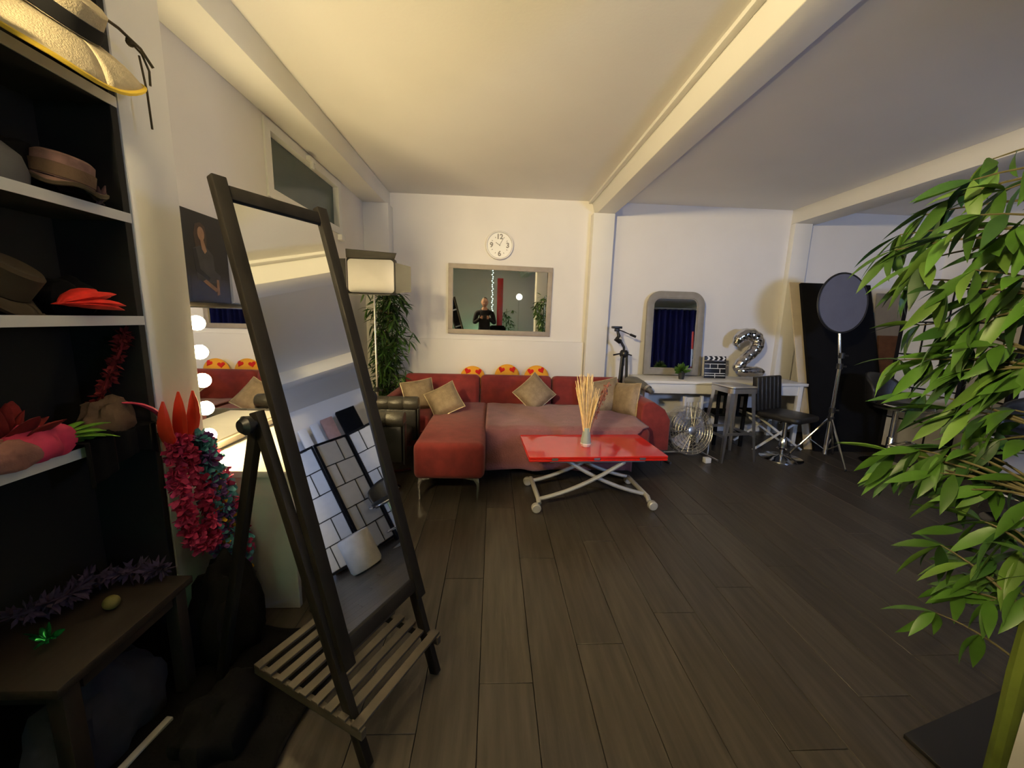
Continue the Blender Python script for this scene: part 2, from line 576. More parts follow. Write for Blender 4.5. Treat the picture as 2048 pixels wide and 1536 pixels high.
# ------------------------------------------------------------------ SOFA
def sofa():
    s = thing('corner_sofa', 'long red fabric corner sofa with chaise, against the back wall', 'sofa', (0.3, 3.4, 0))
    L = Matrix.Translation((-0.3, -3.4, 0))
    b = MB().bb((-0.88, 3.22, 0.16), (1.30, 4.20, 0.30), L)
    b.build('base', 'sofa_red', s, bevel=0.02)
    # main seat and chaise
    MB().bb((-0.03, 2.94, 0.20), (1.29, 3.86, 0.425), L).build('seat_cushion', 'sofa_red', s, bevel=0.05, seg=4)
    MB().bb((-0.53, 2.50, 0.17), (-0.045, 3.86, 0.43), L).build('chaise', 'sofa_red', s, bevel=0.045, seg=4)
    MB().bb((-0.88, 3.25, 0.20), (-0.54, 3.86, 0.42), L).build('seat_cushion', 'sofa_red', s, bevel=0.045, seg=4)
    for x0, x1 in ((-0.90, -0.135), (-0.125, 0.615), (0.625, 1.33)):
        M = L @ Matrix.Translation(((x0 + x1) / 2, 3.98, 0.44)) @ Euler((R(-9), 0, 0)).to_matrix().to_4x4()
        c = MB()
        hw = (x1 - x0) / 2
        c.box((0, 0, 0.02), (2 * hw, 0.20, 0.46), M)
        o = c.build('backrest', 'sofa_red', s, bevel=0.05, seg=4)
        MB().box((0, -0.101, 0.18), (2 * hw - 0.08, 0.004, 0.004), M).build('seam', 'sofa_piping', o)
    # right arm, rounded; short left arm
    M = L
    prof = [(1.29, 0.16), (1.29, 0.50), (1.30, 0.575), (1.34, 0.60), (1.40, 0.595), (1.50, 0.53), (1.555, 0.44), (1.56, 0.16)]
    a = MB().prism(prof, 3.18, 3.98, L @ Matrix(((1, 0, 0, 0), (0, 0, 1, 0), (0, 1, 0, 0), (0, 0, 0, 1))))
    a.build('arm', 'sofa_red', s, bevel=0.02, seg=3)
    MB().bb((-0.975, 3.40, 0.16), (-0.885, 4.15, 0.56), L).build('arm', 'sofa_red', s, bevel=0.04, seg=3)
    for (lx, ly, sx) in ((-0.10, 2.56, -1), (-0.49, 2.56, 1), (1.53, 3.25, -1), (1.53, 3.92, -1), (-0.85, 4.1, 1)):
        lg = MB()
        lg.prism([(0, 0), (0.012, 0), (0.02, 0.12), (0.012, 0.168), (-0.085, 0.168), (-0.085, 0.160), (-0.02, 0.145), (0.002, 0.11)], -0.006, 0.006,
                 L @ Matrix.Translation((lx, ly, 0)) @ Matrix(((-sx, 0, 0, 0), (0, 0, 1, 0), (0, 1, 0, 0), (0, 0, 0, 1))))
        lg.build('leg', 'chrome', s, bevel=0.002, seg=1)
    # mauve throw over the right seats
    def fn(u, v):
        # v: 0 back, 1 bottom of the front drop; u along X
        x = -0.05 + 1.325 * u
        path = v * 1.30
        if path < 0.80:
            y = 3.74 - path
            z = 0.437
        elif path < 0.90:
            t = (path - 0.80) / 0.10
            y = 2.94 - 0.035 * math.sin(t * math.pi / 2)
            z = 0.437 - 0.05 * (1 - math.cos(t * math.pi / 2))
        else:
            y = 2.905 - 0.02 * math.sin((path - 0.9) * 4)
            z = 0.387 - (path - 0.90) * 0.72
        z += 0.004 * math.sin(u * 19 + v * 5) + 0.003 * math.sin(u * 43 + v * 11) + 0.004
        if path > 0.85:
            y += -0.012 * math.sin(u * 26) * min(1, (path - 0.85) * 4) - 0.02
        # rounded right end
        e = max(0, (u - 0.80) / 0.20)
        if e > 0:
            z -= 0.0
            if path > 0.78:
                x -= 0.16 * e * min(1, (path - 0.78) * 6) ** 0.7
        return (x, y, z)
    t = MB().grid(fn, 60, 44)
    o = t.build('throw_blanket', 'throw', None, smooth=True)
    md = o.modifiers.new('t', 'SOLIDIFY')
    md.thickness = 0.008
    tag(o, 'mauve pink throw blanket draped over the right sofa seats', 'blanket')


sofa()


def cushion(name, label, M, w=0.36, mats=('gold_fabric', 'gold_back'), t=0.13):
    o = pillow(MB(), w, w, t, None, 12, mi=0, mi2=1).build(name, list(mats), None, smooth=True)
    o.matrix_world = M
    pts = []
    for i in range(40):
        a = i / 40 * 4
        k, q = int(a), a - int(a)
        c = [(-1, -1), (1, -1), (1, 1), (-1, 1)]
        p0, p1 = c[k], c[(k + 1) % 4]
        x, y = p0[0] + (p1[0] - p0[0]) * q, p0[1] + (p1[1] - p0[1]) * q
        ex = 1 - 0.06 * (1 - y * y) * x * x
        ey = 1 - 0.06 * (1 - x * x) * y * y
        pts.append((x * w / 2 * ex, y * w / 2 * ey, 0))
    MB().tube(pts, 0.005, 5, True).build('piping', mats[1], o, smooth=True)
    return tag(o, label, 'cushion', 'gold cushions on the sofa')


def cm(x, y, z, lean, spin, yaw=0):
    # pillow normal towards the camera (-Y), leaned back, spun in its own plane
    return Matrix.Translation((x, y, z)) @ Euler((0, 0, R(yaw))).to_matrix().to_4x4() @ Euler((R(90 - lean), 0, 0)).to_matrix().to_4x4() @ Euler((0, 0, R(spin))).to_matrix().to_4x4()


cushion('gold_cushion', 'gold cushion at the far left end of the sofa, behind its neighbour', cm(-0.69, 3.60, 0.535, 24, 8, 20), 0.30)
cushion('gold_cushion', 'tilted gold cushion resting in front of another at the left of the sofa', cm(-0.43, 3.40, 0.535, 34, 32, -8), 0.285)
cushion('gold_cushion', 'gold cushion standing on its corner in the middle of the sofa', cm(0.41, 3.70, 0.555, 22, 43, 0), 0.305)
cushion('gold_cushion', 'gold cushion behind the dried grass, at the right of the sofa', cm(1.07, 3.60, 0.56, 26, 14, -12), 0.33)
cushion('gold_cushion', 'gold cushion seen edge-on against the right sofa arm', cm(1.235, 3.44, 0.565, 14, 8, -66), 0.31)
# emoji cushions on the ledge behind the sofa
for (x, z, tilt, lab) in ((-0.225, 0.600, -3, 'left yellow smiley cushion with heart eyes behind the sofa back'),
                          (0.160, 0.628, 2, 'middle yellow smiley cushion with heart eyes, tallest of three'),
                          (0.492, 0.622, 8, 'right yellow smiley cushion with heart eyes behind the sofa back')):
    M = Matrix.Translation((x, 4.285, z)) @ Euler((R(90), 0, 0)).to_matrix().to_4x4() @ Euler((0, 0, R(tilt))).to_matrix().to_4x4()
    e = thing('heart_eyes_cushion', lab, 'cushion', group='smiley cushions behind the sofa', M=M)
    prof = [(0.002, -0.045), (0.06, -0.042), (0.11, -0.03), (0.137, -0.012), (0.142, 0), (0.137, 0.012), (0.11, 0.03), (0.06, 0.042), (0.002, 0.045)]
    MB().lathe(prof, 32).build('body', 'emoji_yellow', e, smooth=True)
    for sx in (-1, 1):
        pts = []
        for i in range(28):
            t = 2 * math.pi * i / 28
            pts.append((0.0022 * 16 * math.sin(t) ** 3, 0.0022 * (13 * math.cos(t) - 5 * math.cos(2 * t) - 2 * math.cos(3 * t) - math.cos(4 * t))))
        MB().prism(pts, 0, 0.012, TM((sx * 0.060, 0.082, 0.024), 0, 0, sx * 14) @ Matrix.Rotation(R(sx * 16), 4, 'Y') @ Matrix.Rotation(R(-24), 4, 'X')).build('heart_eye', 'emoji_red', e, bevel=0.003, seg=2)
    MB().prism([(-0.06, -0.02), (-0.035, -0.065), (0, -0.078), (0.035, -0.065), (0.06, -0.02)], 0.032, 0.045).build('mouth', 'emoji_brown', e, bevel=0.002)
# grey roll on the right arm
g = MB().tube([(1.44, 3.98, 0.655), (1.47, 3.86, 0.665), (1.52, 3.74, 0.64), (1.565, 3.64, 0.595)], [0.05, 0.055, 0.042, 0.02], 12)
o = g.build('rolled_cloth', 'grey_leather', None, smooth=True)
MB().tube([(1.535, 3.71, 0.628), (1.543, 3.69, 0.618)], 0.04, 12).build('band', 'steel', o, smooth=True)
tag(o, 'grey rolled cloth lying over the right sofa arm', 'cloth')

# ------------------------------------------------------------------ COFFEE TABLE
def coffee_table():
    t = thing('coffee_table', 'red gloss folding coffee table on crossed silver legs', 'coffee table', (0.70, 2.62, 0), 3.0)
    for k, (z0, z1) in enumerate(((0.365, 0.379), (0.382, 0.397))):
        MB().prism(rrect(0.94, 0.49, 0.012), z0, z1).build('table_leaf', 'table_red', t, bevel=0.002, seg=1)
    for x in (-0.30, -0.02, 0.29):
        MB().bb((x - 0.02, -0.2475, 0.373), (x + 0.02, -0.2455, 0.389)).build('hinge', 'steel', t)
    fr = MB()
    for y in (-0.17, 0.17):
        fr.bb((-0.32, y - 0.015, 0.335), (0.34, y + 0.015, 0.3645))
    for x in (-0.30, 0.32):
        fr.bb((x - 0.015, -0.155, 0.338), (x + 0.015, 0.155, 0.3645))
    fr.build('frame', 'silver_paint', t, bevel=0.003)
    for y in (-0.15, 0.15):
        for sx in (-1, 1):
            yy = y + 0.024 * sx
            p = bez((sx * 0.385, yy, 0.075), (sx * 0.10, yy, 0.135), (-sx * 0.20, yy, 0.335), 12)
            MB().tube(p, 0.014, 8).build('leg', 'silver_paint', t, smooth=True)
    for sx in (-1, 1):
        MB().tube([(sx * 0.385, -0.20, 0.055), (sx * 0.385, -0.17, 0.075), (sx * 0.385, 0.17, 0.075), (sx * 0.385, 0.20, 0.06)], 0.017, 10).build('foot_rail', 'silver_paint', t, smooth=True)
        for y in (-0.215, 0.215):
            w = MB().lathe([(0.026, -0.02), (0.032, -0.014), (0.032, 0.014), (0.026, 0.02)], 20, TM((sx * 0.405, y, 0.032), 0, 90, 0) @ Matrix.Rotation(R(90), 4, 'X'))
            w.build('caster', 'silver_paint', t, smooth=True)
    # vase
    v = thing('vase', 'small pale grey-green faceted vase on the red coffee table', 'vase', (0.665, 2.585, 0.3975))
    MB().lathe([(0.026, 0), (0.038, 0.022), (0.036, 0.05), (0.026, 0.115), (0.029, 0.138), (0.024, 0.138), (0.021, 0.115), (0.026, 0.05), (0.02, 0.02)], 8).build('body', 'vase', v, bevel=0.0015, seg=1)
    MB().lathe([(0.0285, 0.0015), (0.0392, 0.022), (0.0384, 0.028), (0.0382, 0.028), (0.027, 0.003)], 8).build('foot_band', 'white_plastic', v)
    g = thing('dried_grass', 'bunch of pale dried grass standing in the vase', 'dried flowers', (0.665, 2.585, 0.42))
    rg = random.Random(3)
    for i in range(90):
        a = rg.uniform(0, 2 * math.pi)
        sp = rg.uniform(0, 1) ** 0.7
        tx = sp * math.cos(a) * 0.095 - 0.012
        ty = sp * math.sin(a) * 0.07
        h = rg.uniform(0.34, 0.50) if tx < 0.03 else rg.uniform(0.28, 0.40)
        p = bez((math.cos(a) * 0.012, math.sin(a) * 0.012, 0), (tx * 0.35, ty * 0.35, h * 0.5), (tx, ty, h), 5)
        MB().tube(p, [0.003, 0.003, 0.0032, 0.004, 0.0052, 0.002], 4).build('stem', 'straw', g, smooth=True)
    for i in range(7):
        tx = 0.09 + 0.035 * rg.random()
        ty = rg.uniform(-0.05, 0.05)
        h = rg.uniform(0.34, 0.44)
        p = bez((0.01, 0, 0), (tx * 0.4, ty * 0.3, h * 0.55), (tx + 0.01, ty, h), 8)
        mbs = MB().tube(p, 0.0015, 4)
        for q in p[4:]:
            for k in range(4):
                mbs.ball(q + Vector((rg.uniform(-.012, .012), rg.uniform(-.012, .012), rg.uniform(-.01, .01))), 0.0055, (1, 1, 1.3), 6, 4)
        mbs.build('berry_sprig', 'straw_dark', g, smooth=True)


coffee_table()

# ------------------------------------------------------------------ WALL CLOCK, WALL MIRROR
def clock():
    M = Matrix.Translation((0.045, YB - 0.001, 2.055)) @ Euler((R(90), 0, 0)).to_matrix().to_4x4()
    c = thing('wall_clock', 'round white wall clock with large numerals above the mirror', 'clock', M=M)
    MB().lathe([(0.15, 0), (0.153, 0.02), (0.148, 0.034), (0.138, 0.036), (0.132, 0.026)], 48, cap=False).lathe([(0.153, 0.0), (0.12, 0.0005)], 48, cap=False).build('rim', 'clock_rim', c, smooth=True)
    MB().lathe([(0.136, 0.01), (0.136, 0.022), (0.001, 0.022)], 48).build('dial', 'clock_face', c)
    for txt, x, y in (('1', -0.018, 0.088), ('2', 0.018, 0.088), ('3', 0.088, 0), ('6', 0, -0.088), ('9', -0.088, 0)):
        n = MB()
        text_mesh(txt, 0.074, 0.002, TM((x, y, 0.0238)), n, 0, 0.0022)
        n.build('numeral', 'clock_ink', c)
    for k in range(12):
        if k % 3:
            a = R(30 * k)
            MB().box((0, 0, 0), (0.006, 0.013, 0.002), TM((0.092 * math.sin(a), 0.092 * math.cos(a), 0.0235), 0, 0, -30 * k)).build('hour_mark', 'clock_ink', c)
    MB().box((0, 0.022, 0), (0.006, 0.058, 0.0015), TM((0, 0, 0.0265), 0, 0, 55)).build('hour_hand', 'clock_ink', c)
    MB().box((0, 0.036, 0), (0.004, 0.082, 0.0015), TM((0, 0, 0.029), 0, 0, -28)).build('minute_hand', 'clock_ink', c)
    MB().lathe([(0.005, 0.022), (0.005, 0.032)], 12).build('hub', 'clock_ink', c)


clock()


def wall_mirror():
    M = Matrix.Translation((0.065, YB - 0.028, 1.466)) @ Euler((R(90), 0, 0)).to_matrix().to_4x4() @ Matrix.Rotation(R(1.35), 4, 'Y') @ Matrix.Rotation(R(0.2), 4, 'X') @ Matrix.Rotation(R(-0.5), 4, 'Z')
    c = thing('wall_mirror', 'landscape mirror in a flat taupe frame above the sofa', 'mirror', M=M)
    w, h, f = 1.145, 0.755, 0.052
    for nm, a, b in (('a', (-w / 2, h / 2 - f), (w / 2, h / 2)), ('b', (-w / 2, -h / 2), (w / 2, -h / 2 + f)),
                     ('c', (-w / 2, -h / 2 + f), (-w / 2 + f, h / 2 - f)), ('d', (w / 2 - f, -h / 2 + f), (w / 2, h / 2 - f))):
        MB().bb((a[0], a[1], -0.012), (b[0], b[1], 0.014)).build('frame_rail', 'taupe_frame', c, bevel=0.003)
    MB().bb((-w / 2 + f * 0.8, -h / 2 + f * 0.8, -0.006), (w / 2 - f * 0.8, h / 2 - f * 0.8, 0.002)).build('glass', 'mirror', c)


wall_mirror()

# ------------------------------------------------------------------ STANDING (CHEVAL) MIRROR
def cheval():
    FL, FR, TL = Vector((-.314, .917, 0)), Vector((-.167, 1.199, 0)), Vector((-.747, 1.142, 1.616))
    u = (FR - FL).normalized()
    v = (TL - FL).normalized()
    n = u.cross(v)
    if n.y > 0:
        n = -n
    M = Matrix(((u.x, v.x, n.x, FL.x), (u.y, v.y, n.y, FL.y), (u.z, v.z, n.z, FL.z), (0, 0, 0, 1)))
    c = thing('standing_mirror', 'tall tilted standing mirror in a black wooden frame with slatted shelf', 'mirror', M=Matrix.Translation((-0.4, 1.1, 0)))
    L = Matrix.Translation((0.4, -1.1, 0))
    LM = L @ M
    W = 0.318
    VT = 1.69
    for x in (0.0, W):
        MB().bb((x - 0.019, 0.30, -0.013), (x + 0.019, VT + 0.005, 0.013), LM).build('stile', 'mirror_frame', c, bevel=0.003)
    MB().bb((0.019, 1.635, -0.011), (W - 0.019, 1.675, 0.011), LM).build('top_rail', 'mirror_frame', c, bevel=0.003)
    MB().bb((0.019, 0.335, -0.011), (W - 0.019, 0.378, 0.011), LM).build('bottom_rail', 'mirror_frame', c, bevel=0.003)
    MB().bb((0.015, 0.372, -0.006), (W - 0.015, 1.640, 0.002), LM).build('glass', 'mirror', c)
    # stand: front legs just outside/behind the mirror stiles, rear legs, pivots
    s3 = Vector((0, 0, 1))
    back = Vector((u.y, -u.x, 0))
    if back.dot(n) > 0:
        back = -back          # horizontal, away from the glass side
    for sgn, x in ((-1, -0.040), (1, W + 0.004)):
        piv = M @ Vector((x, 1.03, -0.03))
        foot = M @ Vector((-0.008 if sgn < 0 else W, 0.0, -0.022))
        foot.z = 0.0
        d = (foot - piv)
        MB().bar(L @ (piv - d * 0.03), L @ (foot - Vector((0, 0, 0)) + Vector((0, 0, 0.004))), 0.034, 0.024, u).build('front_leg', 'mirror_frame', c, bevel=0.003)
        p2 = piv + u * (sgn * -0.0) + back * 0.012
        rf = Vector((p2.x, p2.y, 0)) + back * 0.34 - back.normalized() * 0.02
        rf.z = 0.004
        MB().bar(L @ p2, L @ rf, 0.034, 0.022, u).build('rear_leg', 'mirror_frame', c, bevel=0.003)
        k = MB().lathe([(0.012, -0.02), (0.012, 0.0), (0.024, 0.004), (0.026, 0.018), (0.016, 0.03)], 16, Matrix.Translation(L @ (piv + u * sgn * 0.022)) @ align(u * sgn))
        k.build('knob', 'black_plastic', c, smooth=True)
    # slatted shelf between front and rear legs
    a0 = M @ Vector((-0.03, 0.155, -0.02))
    a1 = M @ Vector((W + 0.0, 0.155, -0.02))
    z = a0.z
    dep = back.normalized() * 0.40
    fw = -back.normalized() * 0.06
    for p in (a0, a1):
        MB().bar(L @ (p + fw), L @ (p + dep), 0.018, 0.030).build('shelf_rail', 'slat_wood', c, bevel=0.002)
    for k in range(9):
        q = fw + (dep - fw) * ((k + 0.4) / 8.8)
        MB().bar(L @ (a0 + q + Vector((0, 0, 0.02)) - u * 0.012), L @ (a1 + q + Vector((0, 0, 0.02)) + u * 0.012), 0.030, 0.010).build('slat', 'slat_wood', c, bevel=0.0015, seg=1)


cheval()

# ------------------------------------------------------------------ VANITY TABLE, LIT MIRROR, POSTER
def vanity():
    TZ = 0.635
    t = thing('vanity_table', 'white dressing table below the lit make-up mirror', 'table', (-1.08, 1.95, 0))
    L = Matrix.Translation((1.08, -1.95, 0))
    MB().bb((-1.35, 1.518, TZ - 0.028), (-0.80, 2.52, TZ), L).build('tabletop', 'white_paint', t, bevel=0.003)
    MB().bb((-1.34, 1.535, 0), (-0.82, 1.560, TZ - 0.029), L).build('end_panel', 'white_paint', t, bevel=0.002)
    MB().bb((-1.34, 2.48, 0), (-0.82, 2.505, TZ - 0.029), L).build('end_panel', 'white_paint', t, bevel=0.002)
    MB().bb((-1.34, 1.562, 0.30), (-1.32, 2.478, TZ - 0.029), L).build('back_panel', 'white_paint', t)
    for k in range(2):
        y0 = 1.57 + k * 0.455
        d = MB().bb((-1.30, y0, TZ - 0.155), (-0.822, y0 + 0.445, TZ - 0.035), L).build('drawer', 'white_paint', t, bevel=0.003)
        MB().ball((-0.81, y0 + 0.22, TZ - 0.095), 0.013, (1, 1, 1), 10, 8, L).build('knob', 'chrome', d, smooth=True)
    m = thing('makeup_mirror', 'frameless make-up mirror with glowing round bulbs on the dressing table', 'mirror', (-1.28, 2.02, TZ))
    L = Matrix.Translation((1.28, -2.02, -TZ))
    MB().bb((-1.335, 1.60, TZ + 0.002), (-1.256, 2.46, 1.285), L).build('cabinet', 'white_paint', m, bevel=0.003)
    MB().bb((-1.256, 1.615, TZ + 0.045), (-1.250, 2.445, 1.280), L).build('glass', 'mirror', m)
    MB().bb((-1.335, 1.598, 1.286), (-1.235, 2.462, 1.303), L).build('top_trim', 'mirror_frame', m, bevel=0.002)
    MB().bb((-1.2555, 1.602, TZ + 0.018), (-1.232, 2.458, TZ + 0.043), L).build('bottom_trim', 'taupe_frame', m, bevel=0.003)
    for y in (1.650, 2.41):
        for k in range(5):
            z = 0.742 + 0.119 * k
            b = MB().ball((-1.213, y, z), 0.030, (1, 1, 1), 12, 8, L).build('bulb', 'bulb', m, smooth=True)
            MB().lathe([(0.014, 0), (0.014, 0.016), (0.018, 0.022)], 14, L @ Matrix.Translation((-1.250, y, z)) @ align((1, 0, 0))).build('socket', 'chrome', b, smooth=True)
    # poster with a seated woman
    Mx = Matrix(((0, 0, 1, XL + 0.001), (1, 0, 0, 1.925), (0, 1, 0, 1.507), (0, 0, 0, 1)))   # local x -> Y, y -> Z, z -> +X
    p = thing('poster', 'dark portrait photo print of a seated woman above the make-up mirror', 'poster', M=Mx)
    MB().bb((-0.175, -0.20, 0), (0.165, 0.20, 0.004)).build('sheet', 'poster', p)

    def flat(nm, pts, m, z):
        MB().prism(pts, 0.004, 0.004 + z).build(nm, m, p)

    def ell(cx, cy, a, b, rot=0, n=18):
        return [(cx + a * math.cos(t) * math.cos(rot) - b * math.sin(t) * math.sin(rot), cy + a * math.cos(t) * math.sin(rot) + b * math.sin(t) * math.cos(rot)) for t in [2 * math.pi * i / n for i in range(n)]]
    flat('printed_stool', [(-0.10, -0.195), (0.155, -0.195), (0.155, -0.09), (-0.09, -0.075)], 'poster_stool', 0.0003)
    flat('printed_hair', [(-0.045, 0.03), (-0.05, 0.10), (-0.038, 0.145), (-0.005, 0.158), (0.022, 0.145), (0.028, 0.10), (0.02, 0.03), (-0.01, 0.0)], 'poster_hair', 0.0005)
    flat('printed_dress', [(-0.065, 0.035), (-0.02, 0.055), (0.025, 0.05), (0.06, 0.02), (0.065, -0.05), (0.10, -0.07), (0.09, -0.11), (-0.05, -0.10), (-0.06, -0.03)], 'poster_dress', 0.0007)
    flat('printed_sleeve', [(-0.065, 0.035), (-0.045, 0.04), (-0.03, -0.05), (0.03, -0.085), (0.02, -0.10), (-0.055, -0.065)], 'poster_dark', 0.0009)
    flat('printed_face', ell(-0.006, 0.108, 0.021, 0.031), 'poster_skin', 0.0011)
    flat('printed_neck', [(-0.014, 0.085), (0.006, 0.085), (0.022, 0.035), (0.008, 0.022), (-0.008, 0.04)], 'poster_skin', 0.0010)
    flat('printed_leg', [(-0.02, -0.105), (0.0, -0.095), (0.075, -0.135), (0.06, -0.15)], 'poster_skin', 0.0010)
    flat('printed_leg', [(0.07, -0.09), (0.085, -0.09), (0.085, -0.16), (0.066, -0.165)], 'poster_skin', 0.0012)
    w = MB().bb((XL + 0.001, 2.100, 1.31), (XL + 0.012, 2.155, 1.66)).build('white_strip', 'board_white', None, bevel=0.002)
    tag(w, 'narrow white board leaning on the wall beside the dark poster', 'board')


vanity()

# ------------------------------------------------------------------ BOOKCASE AND ITS CONTENT
def bookcase():
    t = thing('bookcase', 'black-backed open bookcase with white shelf edges', 'bookcase', (-1.24, 0.8, 0))
    L = Matrix.Translation((1.24, -0.8, 0))
    x0, x1 = XL + 0.004, -1.126
    MB().bb((x0, 0.30, 0), (x0 + 0.012, 1.312, 2.38), L).build('back_panel', 'shelf_black', t)
    for (a, b, nm) in ((1.292, 1.314, 'side_panel'), (0.28, 0.302, 'side_panel')):
        MB().bb((x0, a, 0), (x1 - 0.002, b, 2.38), L).build(nm, 'shelf_black', t, bevel=0.001, seg=1)
    for z in (1.88, 1.556, 1.245, 0.885):
        s = MB().bb((x0 + 0.012, 0.303, z - 0.026), (x1 - 0.004, 1.291, z), L).build('shelf', 'shelf_black', t)
        MB().bb((x1 - 0.004, 0.303, z - 0.027), (x1, 1.313, z + 0.001), L).build('edging', 'shelf_white', s)
    s = MB().bb((x0, 0.28, 2.38), (x1 - 0.002, 1.314, 2.395), L).build('top_panel', 'shelf_black', t)
    # bench below
    b = thing('bench', 'brown wooden bench standing under the bookcase shelves', 'bench', (-1.16, 1.0, 0))
    L = Matrix.Translation((1.16, -1.0, 0))
    MB().bb((-1.335, 0.80, 0.375), (-0.985, 1.205, 0.40), L).build('seat', 'bench_brown', b, bevel=0.003)
    for x, y in ((-1.30, 0.84), (-1.02, 0.84), (-1.30, 1.17), (-1.02, 1.17)):
        MB().bb((x - 0.02, y - 0.02, 0), (x + 0.02, y + 0.02, 0.374), L).build('leg', 'bench_brown', b, bevel=0.002)
    MB().bb((-1.315, 0.83, 0.33), (-1.005, 0.85, 0.374), L).build('apron', 'bench_brown', b)
    MB().bb((-1.02, 0.87, 0.335), (-1.004, 1.14, 0.374), L).build('apron', 'bench_brown', b)


bookcase()
rb = random.Random(11)


def hat(name, label, loc, tilt, rbrim, rcrown, h, droop, m_c, m_b, m_band=None, seed=1):
    M = Matrix.Translation(loc) @ Euler((R(tilt[0]), R(tilt[1]), R(tilt[2]))).to_matrix().to_4x4()
    t = thing(name, label, 'hat', M=M)
    prof = [(0.002, h * 0.9), (rcrown * 0.45, h * 0.93), (rcrown * 0.8, h), (rcrown * 0.95, h * 0.9), (rcrown, 0.01)]
    MB().lathe(prof, 28, cap=False).build('crown', m_c, t, smooth=True)

    def fn(u, v):
        a = 2 * math.pi * u
        r = rcrown * 0.98 + (rbrim - rcrown * 0.98) * v
        w = droop * v * v * (1 + 0.35 * math.cos(2 * a + seed)) + 0.006 * math.sin(5 * a + seed) * v
        return (r * math.cos(a), r * math.sin(a), 0.008 - w)
    o = MB().grid(fn, 48, 6).build('brim', m_c, t, smooth=True)
    md = o.modifiers.new('s', 'SOLIDIFY')
    md.thickness = 0.004
    pts = [fn(i / 48, 1) for i in range(48)]
    MB().tube(pts, 0.006, 5, True).build('brim_edge', m_b, t, smooth=True)
    if m_band:
        MB().lathe([(rcrown * 1.0, 0.012), (rcrown * 1.03, 0.014), (rcrown * 1.02, 0.045), (rcrown * 0.98, 0.046)], 28, cap=False).build('hatband', m_band, t, smooth=True)
    return t


def plumes(name, label, cat, m, loc, n, length, spread, droop=0.3, wid=0.02, seed=1, base=(0, 0, 1), group=None):
    """bundle of soft feathers: each feather its own part"""
    rr = random.Random(seed)
    t = thing(name, label, cat, loc, group=group)
    bd = Vector(base).normalized()
    for i in range(n):
        d = (bd + Vector((rr.uniform(-1, 1), rr.uniform(-1, 1), rr.uniform(-1, 1))) * spread).normalized()
        Lg = length * rr.uniform(0.6, 1.1)
        p = bez((0, 0, 0), d * Lg * 0.6, d * Lg + Vector((0, 0, -droop * Lg)), 6)
        p[0] = p[0] + Vector((rr.uniform(-.01, .01), rr.uniform(-.01, .01), 0))
        MB().tube(p, [0.003, wid * 0.5, wid * 0.9, wid, wid * 0.85, wid * 0.55, 0.002], 6, flat=0.35).build('feather', m, t, smooth=True)
    return t


def boa(name, label, m, pts, r, n=420, seed=1, cat='feather boa'):
    rr = random.Random(seed)
    pts = [Vector(p) for p in pts]
    t = thing(name, label, cat, tuple(pts[0]))
    loc = pts[0]
    sm = []
    for i in range(len(pts) - 1):
        for k in range(8):
            sm.append(pts[i].lerp(pts[i + 1], k / 8) - loc)
    sm.append(pts[-1] - loc)
    MB().tube(sm, 0.006, 5).build('core', m, t, smooth=True)
    mb = MB()
    for i in range(n):
        c = sm[rr.randrange(len(sm))]
        d = Vector((rr.gauss(0, 1), rr.gauss(0, 1), rr.gauss(0, 1))).normalized()
        e = c + d * r * rr.uniform(0.6, 1.1)
        s = d.cross(Vector((rr.gauss(0, 1), rr.gauss(0, 1), rr.gauss(0, 1)))).normalized() * 0.006
        mid = c.lerp(e, 0.6)
        mb.add([c, mid + s, e, mid - s], [(0, 1, 2, 3)])
    mb.build('fluff', m, t, kind='stuff')
    return t


hat('straw_hat', 'wide cream straw hat with a yellow edge on the top shelf', (-1.115, 1.125, 1.975), (4, 36, 0), 0.20, 0.10, 0.09, 0.045, 'hat_cream', 'hat_yellow', 'hat_black', 1)
hat('black_hat', 'black felt hat on top of the cream straw hat', (-1.13, 1.04, 2.07), (6, 20, 0), 0.15, 0.095, 0.11, 0.01, 'hat_black', 'hat_black', None, 2)
hat('rust_hat', 'rust-brown hat at the left end of the top shelf', (-1.16, 0.88, 1.90), (0, 10, 0), 0.13, 0.085, 0.10, 0.01, 'hat_rust', 'hat_brown', 'hat_tan', 5)
c_ = MB().tube([(-1.10, 1.18, 2.06), (-1.05, 1.26, 2.03), (-1.03, 1.30, 2.005), (-1.02, 1.325, 1.97)], 0.004, 6)
c_.tube([(-1.05, 1.28, 2.02), (-1.04, 1.315, 2.00), (-1.03, 1.322, 1.96), (-1.03, 1.32, 1.92)], 0.003, 6)
c_.tube([(-1.04, 1.305, 1.99), (-1.035, 1.312, 1.90), (-1.034, 1.314, 1.80)], 0.003, 6)
c_.ball((-1.045, 1.287, 2.012), 0.011, (1, 1, 1), 8, 6)
tag(c_.build('cord', 'cord_brown', None, smooth=True), 'knotted dark cord hanging from the straw hat past the column', 'cord', None)['kind'] = 'thing'
hat('checked_cap', 'pinkish patterned cap with a brim on the second shelf', (-1.17, 1.165, 1.590), (0, 10, 30), 0.085, 0.062, 0.075, 0.01, 'hat_pink', 'hat_brown', 'hat_tan', 3)
plumes('small_feathers', 'small pinkish feather tuft beside the patterned cap', 'feathers', 'hat_pink', (-1.14, 1.235, 1.562), 7, 0.06, 0.5, 0.1, 0.008, 4)
o = MB().lathe([(0.062, 0), (0.066, 0.03), (0.056, 0.07), (0.03, 0.095), (0.002, 0.10)], 24, Matrix.Translation((-1.20, 1.035, 1.5575))).build('grey_dome_hat', 'hat_grey', None, smooth=True)
tag(o, 'grey rounded cap at the left edge of the second shelf', 'hat')
hat('brown_hat', 'brown floppy hat tipped up on the third shelf', (-1.22, 1.02, 1.305), (0, 38, 20), 0.095, 0.06, 0.08, 0.02, 'hat_brown', 'hat_brown', None, 4)
